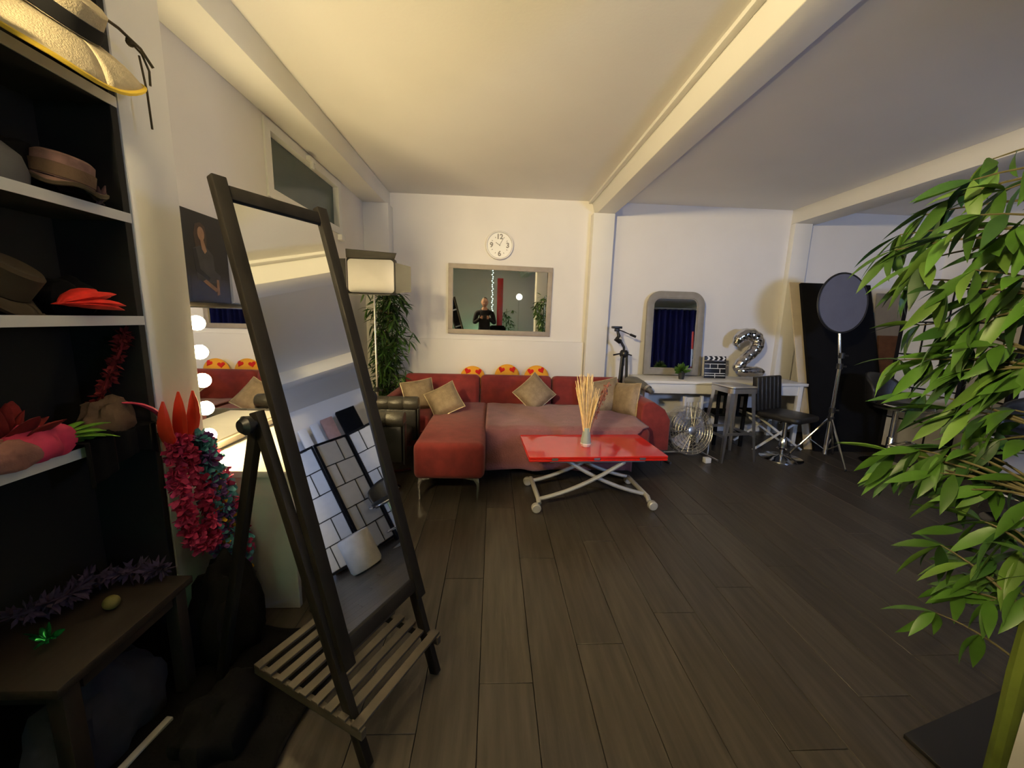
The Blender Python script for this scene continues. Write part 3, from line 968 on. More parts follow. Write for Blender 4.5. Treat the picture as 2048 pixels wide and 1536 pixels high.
plumes('red_feathers', 'bright red feathers lying at the edge of the third shelf', 'feathers', 'feather_red', (-1.14, 1.08, 1.275), 9, 0.13, 0.26, 0.16, 0.034, 5, (0.3, 1, 0.35))
boa('red_boa', 'dark red feather boa at the end of the fourth shelf', 'feather_dark_red', [(-1.22, 1.20, 0.93), (-1.20, 1.24, 1.04), (-1.17, 1.26, 1.13), (-1.16, 1.275, 1.19)], 0.03, 260, 6)
plumes('dark_red_feathers', 'dark red feather bunch on the fourth shelf', 'feathers', 'feather_dark_red', (-1.20, 0.97, 0.90), 14, 0.16, 0.5, 0.2, 0.024, 8, (0.2, 0.2, 1))
plumes('green_feathers', 'bright green feathers fanning out on the fourth shelf', 'feathers', 'feather_green', (-1.16, 1.03, 0.92), 14, 0.12, 0.42, 0.25, 0.014, 9, (0.3, 0.9, 0.25))


def cloth_heap(name, label, m, loc, sx, sy, sz, seed=1, cat='cloth'):
    rr = random.Random(seed)
    ph = [rr.uniform(0, 6.28) for _ in range(6)]
    mb = MB()
    mb.ball((0, 0, 0), 1.0, (1, 1, 1), 28, 16)
    vs = []
    for p in mb.v:
        k = 1 + 0.12 * math.sin(5 * p.x + ph[0]) * math.sin(4 * p.y + ph[1]) + 0.09 * math.sin(9 * p.y + ph[2] + 3 * p.z) + 0.06 * math.sin(13 * p.x + ph[3])
        q = p * k
        vs.append(Vector((q.x * sx, q.y * sy, max(0, (q.z + 0.55)) * sz / 1.55)))
    mb.v = vs
    o = mb.build(name, m, None, smooth=True)
    o.location = loc
    return tag(o, label, cat)


cloth_heap('pink_ribbon', 'crumpled pink satin ribbon on the fourth shelf edge', 'ribbon_pink', (-1.15, 0.99, 0.886), 0.045, 0.075, 0.085, 2, 'ribbon')
cloth_heap('rose_cloth', 'dusty rose cloth spilling over the fourth shelf', 'cloth_rose', (-1.15, 0.90, 0.886), 0.05, 0.085, 0.07, 3)
def drape(name, label, m, y0, y1, z, dropz, seed):
    rr = random.Random(seed)
    ph = rr.uniform(0, 6)

    def fn(u, v):
        y = y0 + (y1 - y0) * u
        s = v * 1.6
        wv = 0.006 * math.sin(u * 22 + ph) + 0.004 * math.sin(u * 41)
        if s < 0.6:
            return (-1.24 + 0.13 * s / 0.6, y, z + 0.022 + 0.010 * math.sin(u * 13 + ph + s * 3))
        k = s - 0.6
        return (-1.108 + wv * 1.2 + 0.004, y, z + 0.018 - k * dropz * (0.8 + 0.2 * math.sin(u * 5 + ph)))
    o = MB().grid(fn, 40, 24).build(name, m, None, smooth=True)
    md = o.modifiers.new('s', 'SOLIDIFY')
    md.thickness = 0.004
    return tag(o, label, 'cloth')


drape('black_drape', 'black cloth hanging over the right half of the fourth shelf', 'black_cloth', 1.05, 1.288, 0.886, 0.13, 3)
cloth_heap('black_costume', 'black costume cloth heaped on the third shelf', 'black_cloth', (-1.23, 1.18, 1.246), 0.08, 0.09, 0.10, 4)
cloth_heap('black_wrap', 'black cloth heap on the second shelf behind the cap', 'black_cloth', (-1.25, 1.10, 1.557), 0.07, 0.12, 0.13, 14)
cloth_heap('tan_shoe_cloth', 'tan and pink fabric scrap near the right end of the fourth shelf', 'hat_tan', (-1.16, 1.19, 0.886), 0.05, 0.075, 0.115, 12)
p_ = MB().tube(bez((-1.13, 1.20, 0.985), (-1.08, 1.30, 0.97), (-1.075, 1.30, 0.82), 8), [0.008, 0.012, 0.016, 0.018, 0.018, 0.016, 0.014, 0.012, 0.006], 6, flat=0.35)
tag(p_.build('pink_scarf', 'ribbon_pink', None, smooth=True), 'pink scarf hanging over the shelf end onto the column', 'scarf')
boa('purple_boa', 'dusky purple feather boa lying on the brown bench', 'feather_purple', [(-1.28, 0.98, 0.44), (-1.20, 1.04, 0.455), (-1.22, 1.12, 0.45), (-1.12, 1.18, 0.44), (-1.06, 1.185, 0.435)], 0.045, 420, 7)
plumes('green_tinsel', 'shiny green tinsel bow on the brown bench', 'tinsel', 'tinsel_green', (-1.14, 0.93, 0.412), 9, 0.06, 0.8, 0.2, 0.008, 12)
o = MB().ball((0, 0, 0.02), 0.020, (1, 1, 1), 16, 10).build('yellow_ball', 'yellow_ball', None, smooth=True)
o.location = (-1.10, 1.055, 0.401)
tag(o, 'small yellow ball beside the purple boa on the bench', 'ball')
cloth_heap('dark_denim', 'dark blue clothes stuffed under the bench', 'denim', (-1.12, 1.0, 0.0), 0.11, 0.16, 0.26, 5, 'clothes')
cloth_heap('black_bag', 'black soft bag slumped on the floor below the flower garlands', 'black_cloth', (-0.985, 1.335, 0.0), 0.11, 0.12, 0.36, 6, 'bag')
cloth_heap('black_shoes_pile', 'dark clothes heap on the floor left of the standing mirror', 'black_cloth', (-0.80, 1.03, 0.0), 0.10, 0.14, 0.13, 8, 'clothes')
o = MB().bar((-1.02, 0.80, 0.012), (-0.985, 1.06, 0.012), 0.022, 0.012).build('white_rod', 'pane', None, bevel=0.003)
tag(o, 'thin white rod lying on the floor in front of the bench', 'rod')

def shade_cloth(u, v):  # added dark sheet, stands in for blocked light on the floor
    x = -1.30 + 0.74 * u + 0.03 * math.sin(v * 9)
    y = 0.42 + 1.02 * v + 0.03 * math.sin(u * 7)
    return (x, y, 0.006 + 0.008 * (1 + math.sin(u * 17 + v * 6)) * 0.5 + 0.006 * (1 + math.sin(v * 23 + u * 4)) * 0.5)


o = MB().grid(shade_cloth, 40, 50).build('shade_cloth', 'black_cloth', None, smooth=True)
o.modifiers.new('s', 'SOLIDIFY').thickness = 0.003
tag(o, 'added black cloth darkening the shaded floor in front of the bookcase', 'cloth')
# red plastic trident on the column, flower garlands
M = Matrix.Translation((-1.085, 1.345, 0.80)) @ Euler((R(6), R(8), 0)).to_matrix().to_4x4()
t = thing('red_trident', 'red plastic devil trident leaning on the column', 'costume prop', M=M)
MB().tube([(0, 0, -0.16), (0, 0, 0.02)], 0.011, 8).build('handle', 'plastic_red', t, smooth=True)
for k in (-1, 0, 1):
    h = 0.20 if k == 0 else 0.185
    p = bez((0, k * 0.010, 0.01), (0, k * 0.075, 0.03), (0, k * 0.062, h), 8)
    MB().tube(p, [0.014, 0.018, 0.022, 0.024, 0.024, 0.024, 0.021, 0.015, 0.004], 8, flat=0.6).build('prong', 'plastic_red', t, smooth=True)


def lei(label, mats, top, bottom, wid, r, n, seed):
    rr = random.Random(seed)
    top, bottom = Vector(top), Vector(bottom)
    t = thing('flower_garland', label, 'garland', tuple(top), group='flower garlands hanging on the column')
    pts = []
    for i in range(60):
        a = 2 * math.pi * i / 60
        s = (1 - math.cos(a)) / 2
        q = top.lerp(bottom, s) - top
        w = wid * math.sin(a) * (0.35 + 0.65 * s)
        pts.append(q + Vector((0.35 * w, w, 0)))
    MB().tube(pts, 0.004, 5, True).build('string', mats[0], t)
    for mi, m in enumerate(mats):
        mb = MB()
        for i in range(n // len(mats)):
            c = pts[rr.randrange(60)]
            if len(mats) > 1:
                k = int(rr.randrange(12) * len(mats) + mi) * 60 // (12 * len(mats))
                c = pts[(k + rr.randrange(3)) % 60]
            d = Vector((rr.gauss(0, 1), rr.gauss(0, 1), rr.gauss(0, .7))).normalized()
            e = d * r * rr.uniform(0.7, 1.15)
            s = d.cross(Vector((rr.gauss(0, 1), rr.gauss(0, 1), rr.gauss(0, 1)))).normalized()
            cu = d.cross(s) * r * 0.25
            w = r * 0.32
            mb.add([c, c + e * 0.55 + s * w, c + e + s * w * 0.5 + cu, c + e - s * w * 0.5 + cu, c + e * 0.55 - s * w], [(0, 1, 2, 3, 4)])
        mb.build('petals', m, t, kind='stuff')


lei('crimson flower garland, leftmost on the column', ('lei_pink', 'lei_red'), (-1.07, 1.315, 0.83), (-1.03, 1.335, 0.43), 0.05, 0.036, 900, 1)
lei('teal and blue flower garland between the pink ones', ('lei_teal', 'lei_purple'), (-1.045, 1.385, 0.82), (-1.01, 1.415, 0.30), 0.03, 0.036, 800, 2)
lei('hot pink flower garland, rightmost on the column', ('lei_pink', 'lei_teal'), (-1.06, 1.42, 0.78), (-1.0, 1.475, 0.31), 0.035, 0.036, 800, 3)
lei('violet flower garland hanging lowest', ('lei_purple', 'lei_teal', 'lei_yellow'), (-1.05, 1.41, 0.66), (-0.99, 1.44, 0.19), 0.035, 0.036, 700, 4)

# red paper bag beside the vanity
t = thing('red_paper_bag', 'dark red paper bag with a gold swirl beside the dressing table', 'bag', (-0.70, 1.66, 0))
MB().bb((-0.05, -0.10, 0), (0.09, 0.10, 0.30)).build('body', 'bag_red', t, bevel=0.003)
for y in (-0.045, 0.045):
    MB().tube(bez((0.02, y - 0.03, 0.30), (0.02, y, 0.42), (0.02, y + 0.03, 0.30), 8), 0.003, 6).build('handle', 'black_plastic', t, smooth=True)
sp = [(0.03 * (i / 24) * math.cos(i * 0.55), -0.1015, 0.20 + 0.03 * (i / 24) * math.sin(i * 0.55)) for i in range(25)]
MB().tube(sp, 0.0025, 5).build('emblem', 'gold', t, smooth=True)

# ------------------------------------------------------------------ STUDIO PANEL LIGHT
def panel_light():
    M = Matrix.Translation((-0.995, 3.28, 0))
    t = thing('panel_light', 'switched-off studio panel light with barn doors on a thin stand', 'studio light', M=M)
    hz = 1.578
    hd = MB().prism(rrect(0.385, 0.285, 0.02), -0.03, 0.03, TM((0, 0, hz), 90)).build('housing', 'black_plastic', t, bevel=0.004)
    MB().prism(rrect(0.365, 0.262, 0.03), 0.030, 0.036, TM((0, 0, hz), 90)).build('diffuser', 'diffuser', t, bevel=0.002)
    def door(nm, p, m='barn'):
        o = MB().add(p, [(0, 1, 2, 3)]).build(nm, m, t)
        md = o.modifiers.new('s', 'SOLIDIFY')
        md.thickness = 0.004
        md.offset = 0
    door('barn_door', [(-0.19, -0.036, hz + 0.138), (0.19, -0.036, hz + 0.138), (0.235, -0.15, hz + 0.165), (-0.15, -0.15, hz + 0.185)])
    door('barn_door', [(-0.19, -0.036, hz - 0.138), (0.19, -0.036, hz - 0.138), (0.17, -0.12, hz - 0.150), (-0.15, -0.12, hz - 0.150)])
    door('barn_door', [(0.195, -0.036, hz + 0.11), (0.195, -0.036, hz - 0.13), (0.315, -0.02, hz - 0.115), (0.315, -0.02, hz + 0.085)], 'barn_in')
    door('barn_door', [(-0.195, -0.036, hz + 0.13), (-0.195, -0.036, hz - 0.13), (-0.285, -0.08, hz - 0.12), (-0.285, -0.08, hz + 0.12)])
    MB().tube([(0, 0.035, 0.62), (0, 0.035, hz - 0.1)], 0.0085, 10).build('upper_pole', 'steel', t, smooth=True)
    MB().tube([(0, 0.035, 0.10), (0, 0.035, 0.64)], 0.012, 10).build('lower_pole', 'steel', t, smooth=True)
    MB().lathe([(0.02, 0), (0.02, 0.04)], 14, TM((0, 0.035, 0.62))).tube([(0.015, 0.035, 0.64), (0.05, 0.02, 0.63)], 0.008, 8).build('clamp', 'black_plastic', t, smooth=True)
    for k in range(3):
        a = R((185, 265, 350)[k])
        MB().tube([(0.012 * math.cos(a), 0.035 + 0.012 * math.sin(a), 0.30), (0.17 * math.cos(a), 0.035 + 0.17 * math.sin(a), 0.01)], 0.008, 8).build('leg', 'steel', t, smooth=True)


panel_light()

# ------------------------------------------------------------------ BLACK LEATHER ARMCHAIR
def armchair():
    t = thing('armchair', 'black quilted leather armchair left of the red chaise', 'armchair', (-0.84, 2.86, 0))
    MB().bb((-0.23, -0.20, 0.26), (0.20, 0.24, 0.40)).build('seat', 'black_leather', t, bevel=0.04, seg=3)
    # rolled shell: back along -X, arms on +-Y, arm pads in channels
    def pads(x0, x1, y, zc, n):
        for k in range(n):
            a = x0 + (x1 - x0) * k / n
            b = x0 + (x1 - x0) * (k + 1) / n
            MB().tube([(a, y, zc), (a + 0.012, y, zc), (b - 0.012, y, zc), (b, y, zc)],
                      [0.050, 0.057, 0.057, 0.050], 16).build('arm_pad', 'armchair_leather', t, smooth=True)
    pads(-0.24, 0.235, -0.235, 0.565, 4)
    pads(-0.24, 0.235, 0.27, 0.565, 4)
    for y in (-0.235, 0.27):
        MB().bb((-0.22, y - 0.028, 0.25), (0.22, y + 0.028, 0.52)).build('arm', 'black_leather', t, bevel=0.02, seg=2)
        MB().bb((0.225, y - 0.03, 0.24), (0.24, y + 0.03, 0.54)).build('arm_front', 'black_plastic', t, bevel=0.006)
    for k in range(5):
        MB().bb((-0.31, -0.19 + 0.084 * k, 0.30), (-0.24, -0.19 + 0.084 * k + 0.08, 0.78)).build('back_channel', 'black_leather', t, bevel=0.025, seg=3)
    MB().tube([(0, 0.02, 0.04), (0, 0.02, 0.27)], 0.028, 12).build('column', 'chrome', t, smooth=True)
    for k in range(4):
        a = R(45 + 90 * k)
        MB().tube([(0, 0.02, 0.05), (0.25 * math.cos(a), 0.02 + 0.25 * math.sin(a), 0.02)], [0.02, 0.012], 8).build('foot', 'chrome', t, smooth=True)


armchair()

# ------------------------------------------------------------------ CONSOLE TABLE AND WHAT STANDS ON IT
CZ = 0.685


def console():
    t = thing('console_table', 'long narrow white console table against the back wall', 'table', (2.42, 4.08, 0))
    MB().bb((-0.86, -0.24, CZ - 0.03), (0.90, 0.22, CZ)).build('tabletop', 'white_paint', t, bevel=0.004)
    MB().bb((-0.82, -0.21, CZ - 0.135), (0.86, -0.19, CZ - 0.031)).build('apron', 'white_paint', t, bevel=0.002)
    MB().bb((-0.82, 0.18, CZ - 0.135), (0.86, 0.20, CZ - 0.031)).build('apron', 'white_paint', t, bevel=0.002)
    for x in (-0.82, 0.84):
        for y in (-0.20, 0.18):
            MB().bb((x - 0.022, y - 0.022, 0), (x + 0.022, y + 0.022, CZ - 0.031)).build('leg', 'white_paint', t, bevel=0.002)
    # arched mirror
    M = Matrix.Translation((2.035, 4.275, CZ + 0.006)) @ Euler((R(90 - 3.5), 0, R(-1.0))).to_matrix().to_4x4()
    m = thing('arched_mirror', 'grey-framed mirror with rounded top corners standing on the console', 'mirror', M=M)
    w, h, f = 0.655, 0.935, 0.072

    def outline(w, h, r, y0):
        o = [(-w / 2, y0), (w / 2, y0)]
        for cx, a0 in ((w / 2 - r, 0), (-w / 2 + r, 90)):
            for i in range(9):
                a = R(a0 + 90 * i / 8)
                o.append((cx + r * math.cos(a), y0 + h - r + r * math.sin(a)))
        return o
    MB().ring_prism(outline(w, h, 0.15, 0), outline(w - 2 * f, h - 2 * f, 0.085, f), -0.015, 0.018).build('frame', 'grey_frame', m, bevel=0.005)
    MB().ring_prism(outline(w - 2 * f + 0.004, h - 2 * f + 0.004, 0.087, f - 0.002), outline(w - 2 * f - 0.02, h - 2 * f - 0.02, 0.075, f + 0.01), 0.0, 0.010).build('inner_bead', 'grey_frame', m, bevel=0.002)
    MB().prism(outline(w - 2 * f - 0.004, h - 2 * f - 0.004, 0.083, f + 0.002), -0.010, 0.001).build('glass', 'mirror', m)
    # small potted plant
    p = thing('small_potted_plant', 'little round green plant in a black pot before the arched mirror', 'plant', (2.02, 4.0, CZ + 0.0005))
    MB().lathe([(0.026, 0), (0.036, 0.07), (0.039, 0.072), (0.034, 0.066), (0.03, 0.06)], 18).build('pot', 'pot_black', p, smooth=True)
    rr = random.Random(5)
    for k in range(60):
        a = rr.uniform(0, 6.28)
        e = rr.uniform(-0.25, 1.4)
        d = Vector((math.cos(a) * math.cos(e), math.sin(a) * math.cos(e), math.sin(e)))
        c0 = Vector((0, 0, 0.085))
        tip = c0 + d * rr.uniform(0.06, 0.105)
        s = d.cross(Vector((rr.gauss(0, 1), rr.gauss(0, 1), rr.gauss(0, 1)))).normalized() * 0.017
        mid = c0.lerp(tip, 0.65)
        MB().add([c0, mid + s, tip, mid - s, mid + d.cross(s) * 0.3], [(0, 1, 4), (1, 2, 4), (2, 3, 4), (3, 0, 4)]).build('leaf', 'leaf', p)
    # clapperboard
    M = Matrix.Translation((2.455, 4.11, CZ + 0.0005)) @ Euler((R(90 - 8), 0, R(-2))).to_matrix().to_4x4()
    c = thing('clapperboard', 'black film clapperboard with white lines standing on the console', 'clapperboard', M=M)
    MB().bb((-0.12, 0.0, -0.006), (0.12, 0.19, 0.0)).build('slate', 'black_plastic', c, bevel=0.002)
    st = MB().bb((-0.12, 0.195, -0.006), (0.12, 0.245, 0.002)).build('clap_stick', 'black_plastic', c, bevel=0.002)
    for k in range(4):
        x = -0.085 + k * 0.056
        MB().prism([(x - 0.012, 0.198), (x + 0.012, 0.198), (x + 0.030, 0.222), (x + 0.012, 0.243), (x - 0.012, 0.243), (x + 0.006, 0.222)], 0.002, 0.0028).build('stripe', 'white_plastic', st)
    for y in (0.158, 0.108, 0.055, 0.03):
        MB().bb((-0.115, y - 0.003, 0), (0.115, y + 0.003, 0.0008)).build('ruled_line', 'white_plastic', c)
    for x, y0, y1 in ((-0.055, 0.11, 0.156), (0.03, 0.11, 0.156), (0.0, 0.005, 0.053), (0.055, 0.06, 0.105)):
        MB().bb((x - 0.003, y0, 0), (x + 0.003, y1, 0.0008)).build('ruled_line', 'white_plastic', c)
    # figure 2 balloon
    M = Matrix.Translation((2.83, 4.12, CZ + 0.065)) @ Euler((R(84), 0, R(-6))).to_matrix().to_4x4()
    b = thing('number_balloon', 'silver foil balloon in the shape of the figure 2 on the console', 'balloon', M=M)
    path = [(-0.115, 0.285), (-0.135, 0.33), (-0.115, 0.385), (-0.06, 0.425), (0.01, 0.425), (0.065, 0.39), (0.085, 0.335), (0.075, 0.285), (0.03, 0.225), (-0.03, 0.165), (-0.085, 0.105), (-0.115, 0.05), (-0.10, 0.025)]
    rs = [0.014, 0.050, 0.063, 0.068, 0.070, 0.070, 0.069, 0.066, 0.062, 0.060, 0.058, 0.052, 0.02]
    fine, fr = [], []
    for k in range(len(path) - 1):
        for j in range(4):
            q = j / 4
            fine.append((path[k][0] + (path[k + 1][0] - path[k][0]) * q, path[k][1] + (path[k + 1][1] - path[k][1]) * q, 0))
            fr.append((rs[k] + (rs[k + 1] - rs[k]) * q) * (1 + 0.06 * math.sin(len(fine) * 1.9)))
    fine.append((*path[-1], 0))
    fr.append(rs[-1])
    MB().tube(fine, fr, 14).build('curve', 'balloon', b, smooth=True)
    p2 = [(-0.12 + 0.03 * k, 0.02 + 0.004 * math.sin(k * 2), 0) for k in range(11)]
    MB().tube(p2, [0.03, 0.050, 0.056, 0.060, 0.057, 0.060, 0.057, 0.056, 0.052, 0.044, 0.012], 14).build('base_bar', 'balloon', b, smooth=True)
    return t


console()

# ------------------------------------------------------------------ CHAIRS, STOOLS, FAN UNDER / BEFORE THE CONSOLE
def wooden_chair(label, m, loc, rz, s=1.0, name='wooden_chair', slats=3, cat='chair'):
    t = thing(name, label, cat, loc, rz)
    w, d, sh, bh = 0.36 * s, 0.36 * s, 0.40 * s, 0.72 * s
    MB().bb((-w / 2, -d / 2, sh - 0.02), (w / 2, d / 2, sh)).build('seat', m, t, bevel=0.006)
    for x in (-1, 1):
        MB().bb((x * (w / 2 - 0.02) - 0.015, -d / 2 + 0.005, 0), (x * (w / 2 - 0.02) + 0.015, -d / 2 + 0.035, sh - 0.021)).build('leg', m, t, bevel=0.003)
        MB().bb((x * (w / 2 - 0.02) - 0.015, d / 2 - 0.03, 0), (x * (w / 2 - 0.02) + 0.015, d / 2, sh - 0.021)).build('leg', m, t, bevel=0.003)
        MB().bb((x * (w / 2 - 0.02) - 0.015, d / 2 - 0.03, sh + 0.001), (x * (w / 2 - 0.02) + 0.015, d / 2, bh)).build('back_post', m, t, bevel=0.003)
        MB().bb((x * (w / 2 - 0.02) - 0.01, -d / 2 + 0.036, 0.16 * s), (x * (w / 2 - 0.02) + 0.01, d / 2 - 0.031, 0.185 * s)).build('stretcher', m, t)
    MB().bb((-w / 2 + 0.036, d / 2 - 0.027, bh - 0.09 * s), (w / 2 - 0.036, d / 2 - 0.005, bh - 0.01)).build('back_rail', m, t, bevel=0.003)
    for k in range(slats):
        x = -w / 2 + 0.05 + (w - 0.10) * (k + 0.5) / slats
        MB().bb((x - 0.012, d / 2 - 0.024, sh + 0.001), (x + 0.012, d / 2 - 0.010, bh - 0.091 * s)).build('back_slat', m, t)
    return t


wooden_chair('small white wooden chair tucked under the console behind the fan', 'white_paint', (2.10, 4.02, 0), 195, 0.72, 'white_chair', 4)
wooden_chair('dark wooden chair tucked under the console behind the metal stool', 'black_matte', (2.53, 3.98, 0), 172, 0.86, 'dark_chair', 3)


def fan():
    t = thing('floor_fan', 'round silver floor fan with wire cage beside the sofa arm', 'fan', (1.86, 3.46, 0), 8)
    zc, r = 0.275, 0.225
    tilt = TM((0, 0, zc), 90 - 12, 0, 0)
    f = MB().lathe([(r, -0.06), (r + 0.006, -0.055), (r + 0.006, 0.055), (r, 0.06), (r - 0.004, 0.055), (r - 0.004, -0.055)], 40, tilt, cap=False)
    f.build('drum', 'wrap', t, smooth=True)
    for z in (0.062, -0.062):
        for rr in (0.05, 0.08, 0.11, 0.14, 0.17, 0.2, 0.222):
            MB().tube([(rr * math.cos(a), rr * math.sin(a), z * (1.25 - 0.25 * rr / r)) for a in [2 * math.pi * i / 36 for i in range(36)]], 0.0022, 4, True, tilt).build('cage_ring', 'steel', t)
        for k in range(24):
            a = 2 * math.pi * k / 24
            MB().tube([(0.03 * math.cos(a), 0.03 * math.sin(a), z * 1.25), (r * math.cos(a), r * math.sin(a), z)], 0.002, 4, False, tilt).build('cage_wire', 'steel', t)
    MB().lathe([(0.038, -0.08), (0.042, 0.0), (0.042, 0.078), (0.03, 0.084)], 20, tilt).build('hub', 'steel', t, smooth=True)
    for k in range(3):
        a0 = 2 * math.pi * k / 3
        def fn(u, v):
            a = a0 + (v - 0.5) * 1.1
            rad = 0.043 + 0.14 * u
            return (rad * math.cos(a), rad * math.sin(a), (v - 0.5) * 0.05)
        MB().grid(fn, 5, 6, tilt).build('blade', 'board_grey', t, smooth=True)
    for sx in (-1, 1):
        MB().tube([(sx * (r + 0.018), 0.0, zc), (sx * (r + 0.022), 0, 0.10), (sx * (r + 0.02), 0.0, 0.025)], 0.009, 8).build('stand_arm', 'steel', t, smooth=True)
        MB().tube([(sx * (r + 0.02), -0.15, 0.012), (sx * (r + 0.02), 0.15, 0.012)], 0.011, 8).build('foot', 'steel', t, smooth=True)
    MB().bb((0.10, -0.17, 0.0), (0.16, -0.12, 0.05)).build('control_box', 'white_plastic', t, bevel=0.006)
    MB().tube([(-r - 0.02, 0.13, 0.013), (r + 0.02, 0.13, 0.013)], 0.009, 8).build('cross_bar', 'steel', t, smooth=True)


fan()


def metal_stool():
    t = thing('metal_bar_stool', 'polished metal bar stool with splayed legs by the console', 'bar stool', (2.29, 3.50, 0), 8)
    z = 0.715
    MB().prism(rrect(0.30, 0.30, 0.05), z - 0.015, z).build('seat', 'steel', t, bevel=0.006)
    MB().ring_prism(rrect(0.298, 0.298, 0.05), rrect(0.28, 0.28, 0.042), z - 0.06, z - 0.016).build('skirt', 'steel', t)
    for sx in (-1, 1):
        for sy in (-1, 1):
            a = Vector((sx * 0.125, sy * 0.125, z - 0.02))
            b = Vector((sx * 0.185, sy * 0.165, 0.0))
            mb = MB()
            d1 = Vector((sx * 0.045, 0, 0))
            d2 = Vector((0, sy * 0.045, 0))
            for dd in (d1, d2):
                n = Vector((0, 0, 0))
                th = Vector((0, -sy * 0.004, 0)) if dd is d1 else Vector((-sx * 0.004, 0, 0))
                q = [a - dd, a, b, b - dd * 0.45]
                mb.add([*q, *[p + th for p in q]], [(0, 1, 2, 3), (4, 7, 6, 5), (0, 4, 5, 1), (1, 5, 6, 2), (2, 6, 7, 3), (3, 7, 4, 0)])
            mb.build('leg', 'steel', t)
    for s in (-1, 1):
        MB().bb((s * 0.165 - 0.004, -0.15, 0.235), (s * 0.165 + 0.004, 0.15, 0.26)).build('stretcher', 'steel', t)
        MB().bb((-0.155, s * 0.150 - 0.004, 0.262), (0.155, s * 0.150 + 0.004, 0.287)).build('stretcher', 'steel', t)


metal_stool()


def swivel_chair():
    t = thing('swivel_chair', 'low black quilted swivel chair on a chrome disc base', 'chair', (2.83, 3.47, 0), 24)
    # local: sitter faces -Y, back at +Y
    MB().prism(rrect(0.40, 0.40, 0.07), 0.40, 0.455).build('seat', 'black_leather', t, bevel=0.02, seg=3)
    for k in range(6):
        x = -0.20 + k * 0.0668
        MB().box((0, 0, 0), (0.064, 0.052, 0.34), TM((x + 0.033, 0.185 + 0.02, 0.615), -7)).build('back_channel', 'black_leather', t, bevel=0.016, seg=3)
    MB().box((0, 0, 0), (0.385, 0.022, 0.33), TM((0, 0.228, 0.615), -7)).build('back_support', 'black_plastic', t, bevel=0.006)
    MB().tube([(0, 0, 0.03), (0, 0, 0.40)], 0.02, 14).build('gas_column', 'chrome', t, smooth=True)
    MB().lathe([(0.05, 0.10), (0.034, 0.11), (0.03, 0.2), (0.022, 0.21)], 18).build('column_cover', 'chrome', t, smooth=True)
    MB().lathe([(0.185, 0.0), (0.185, 0.008), (0.13, 0.016), (0.05, 0.028), (0.028, 0.04)], 36).build('base_disc', 'chrome', t, smooth=True)
    MB().tube([(-0.02, 0, 0.405), (-0.20, -0.05, 0.385)], 0.006, 6).build('lever', 'chrome', t, smooth=True)


swivel_chair()


def folding_stool():
    t = thing('folding_trestle', 'white folding X-leg trestle between swivel chair and backdrop', 'trestle', (2.97, 3.86, 0), 0)
    for y in (-0.16, 0.16):
        MB().bar((-0.27, y, 0.005), (0.25, y, 0.36), 0.022, 0.016, (0, 1, 0)).build('leg', 'white_paint', t, bevel=0.003)
        MB().bar((0.27, y + 0.018, 0.005), (-0.25, y + 0.018, 0.36), 0.022, 0.016, (0, 1, 0)).build('leg', 'white_paint', t, bevel=0.003)
    for x in (-0.245, 0.245):
        MB().tube([(x, -0.18, 0.355), (x, 0.20, 0.355)], 0.011, 8).build('rail', 'white_paint', t, smooth=True)
    MB().bb((-0.24, -0.17, 0.362), (0.24, 0.19, 0.374)).build('top', 'black_cloth', t, bevel=0.003)


folding_stool()


def bar_stool(name, label, loc, rz, group=None):
    t = thing(name, label, 'bar stool', loc, rz, group)
    MB().lathe([(0.16, 0.565), (0.195, 0.58), (0.20, 0.61), (0.18, 0.63), (0.002, 0.625)], 32).build('seat', 'black_leather', t, smooth=True)

    def fn(u, v):
        a = R(20 + 140 * u)
        r = 0.205 + 0.03 * v
        k = math.sin(math.pi * u) ** 0.5
        return (r * math.cos(a), r * math.sin(a), 0.60 + 0.26 * v * (0.45 + 0.55 * k))
    o = MB().grid(fn, 20, 6).build('backrest', 'black_leather', t, smooth=True)
    md = o.modifiers.new('s', 'SOLIDIFY')
    md.thickness = 0.03
    md.offset = 1
    MB().tube([(0.245 * math.cos(a), 0.245 * math.sin(a), 0.60 + 0.03 * math.sin(a)) for a in [R(180 + 180 * i / 20) for i in range(21)]], 0.009, 8).build('chrome_rim', 'chrome', t, smooth=True)
    MB().lathe([(0.17, 0.545), (0.17, 0.564)], 28).build('seat_plate', 'black_plastic', t)
    MB().tube([(0, 0, 0.03), (0, 0, 0.545)], 0.024, 14).build('column', 'chrome', t, smooth=True)
    MB().lathe([(0.045, 0.03), (0.033, 0.05), (0.031, 0.26), (0.026, 0.27)], 18).build('column_cover', 'chrome', t, smooth=True)
    MB().tube([(0.15 * math.cos(a), 0.15 * math.sin(a) - 0.07, 0.225) for a in [R(170 + 200 * i / 20) for i in range(21)]], 0.009, 8).tube([(-0.145, -0.05, 0.225), (0.145, -0.05, 0.225)], 0.008, 8).build('footrest', 'chrome', t, smooth=True)
    MB().lathe([(0.20, 0.0), (0.20, 0.008), (0.13, 0.018), (0.05, 0.035), (0.03, 0.05)], 40).build('base_disc', 'chrome', t, smooth=True)


bar_stool('bar_stool', 'black cup-seat bar stool with chrome rim before the folding screen', (3.78, 3.34, 0), 20)
bar_stool('bar_stool', 'black bar stool reflected in the tall standing mirror, beside the white pouf', (3.55, 2.20, 0), -60)

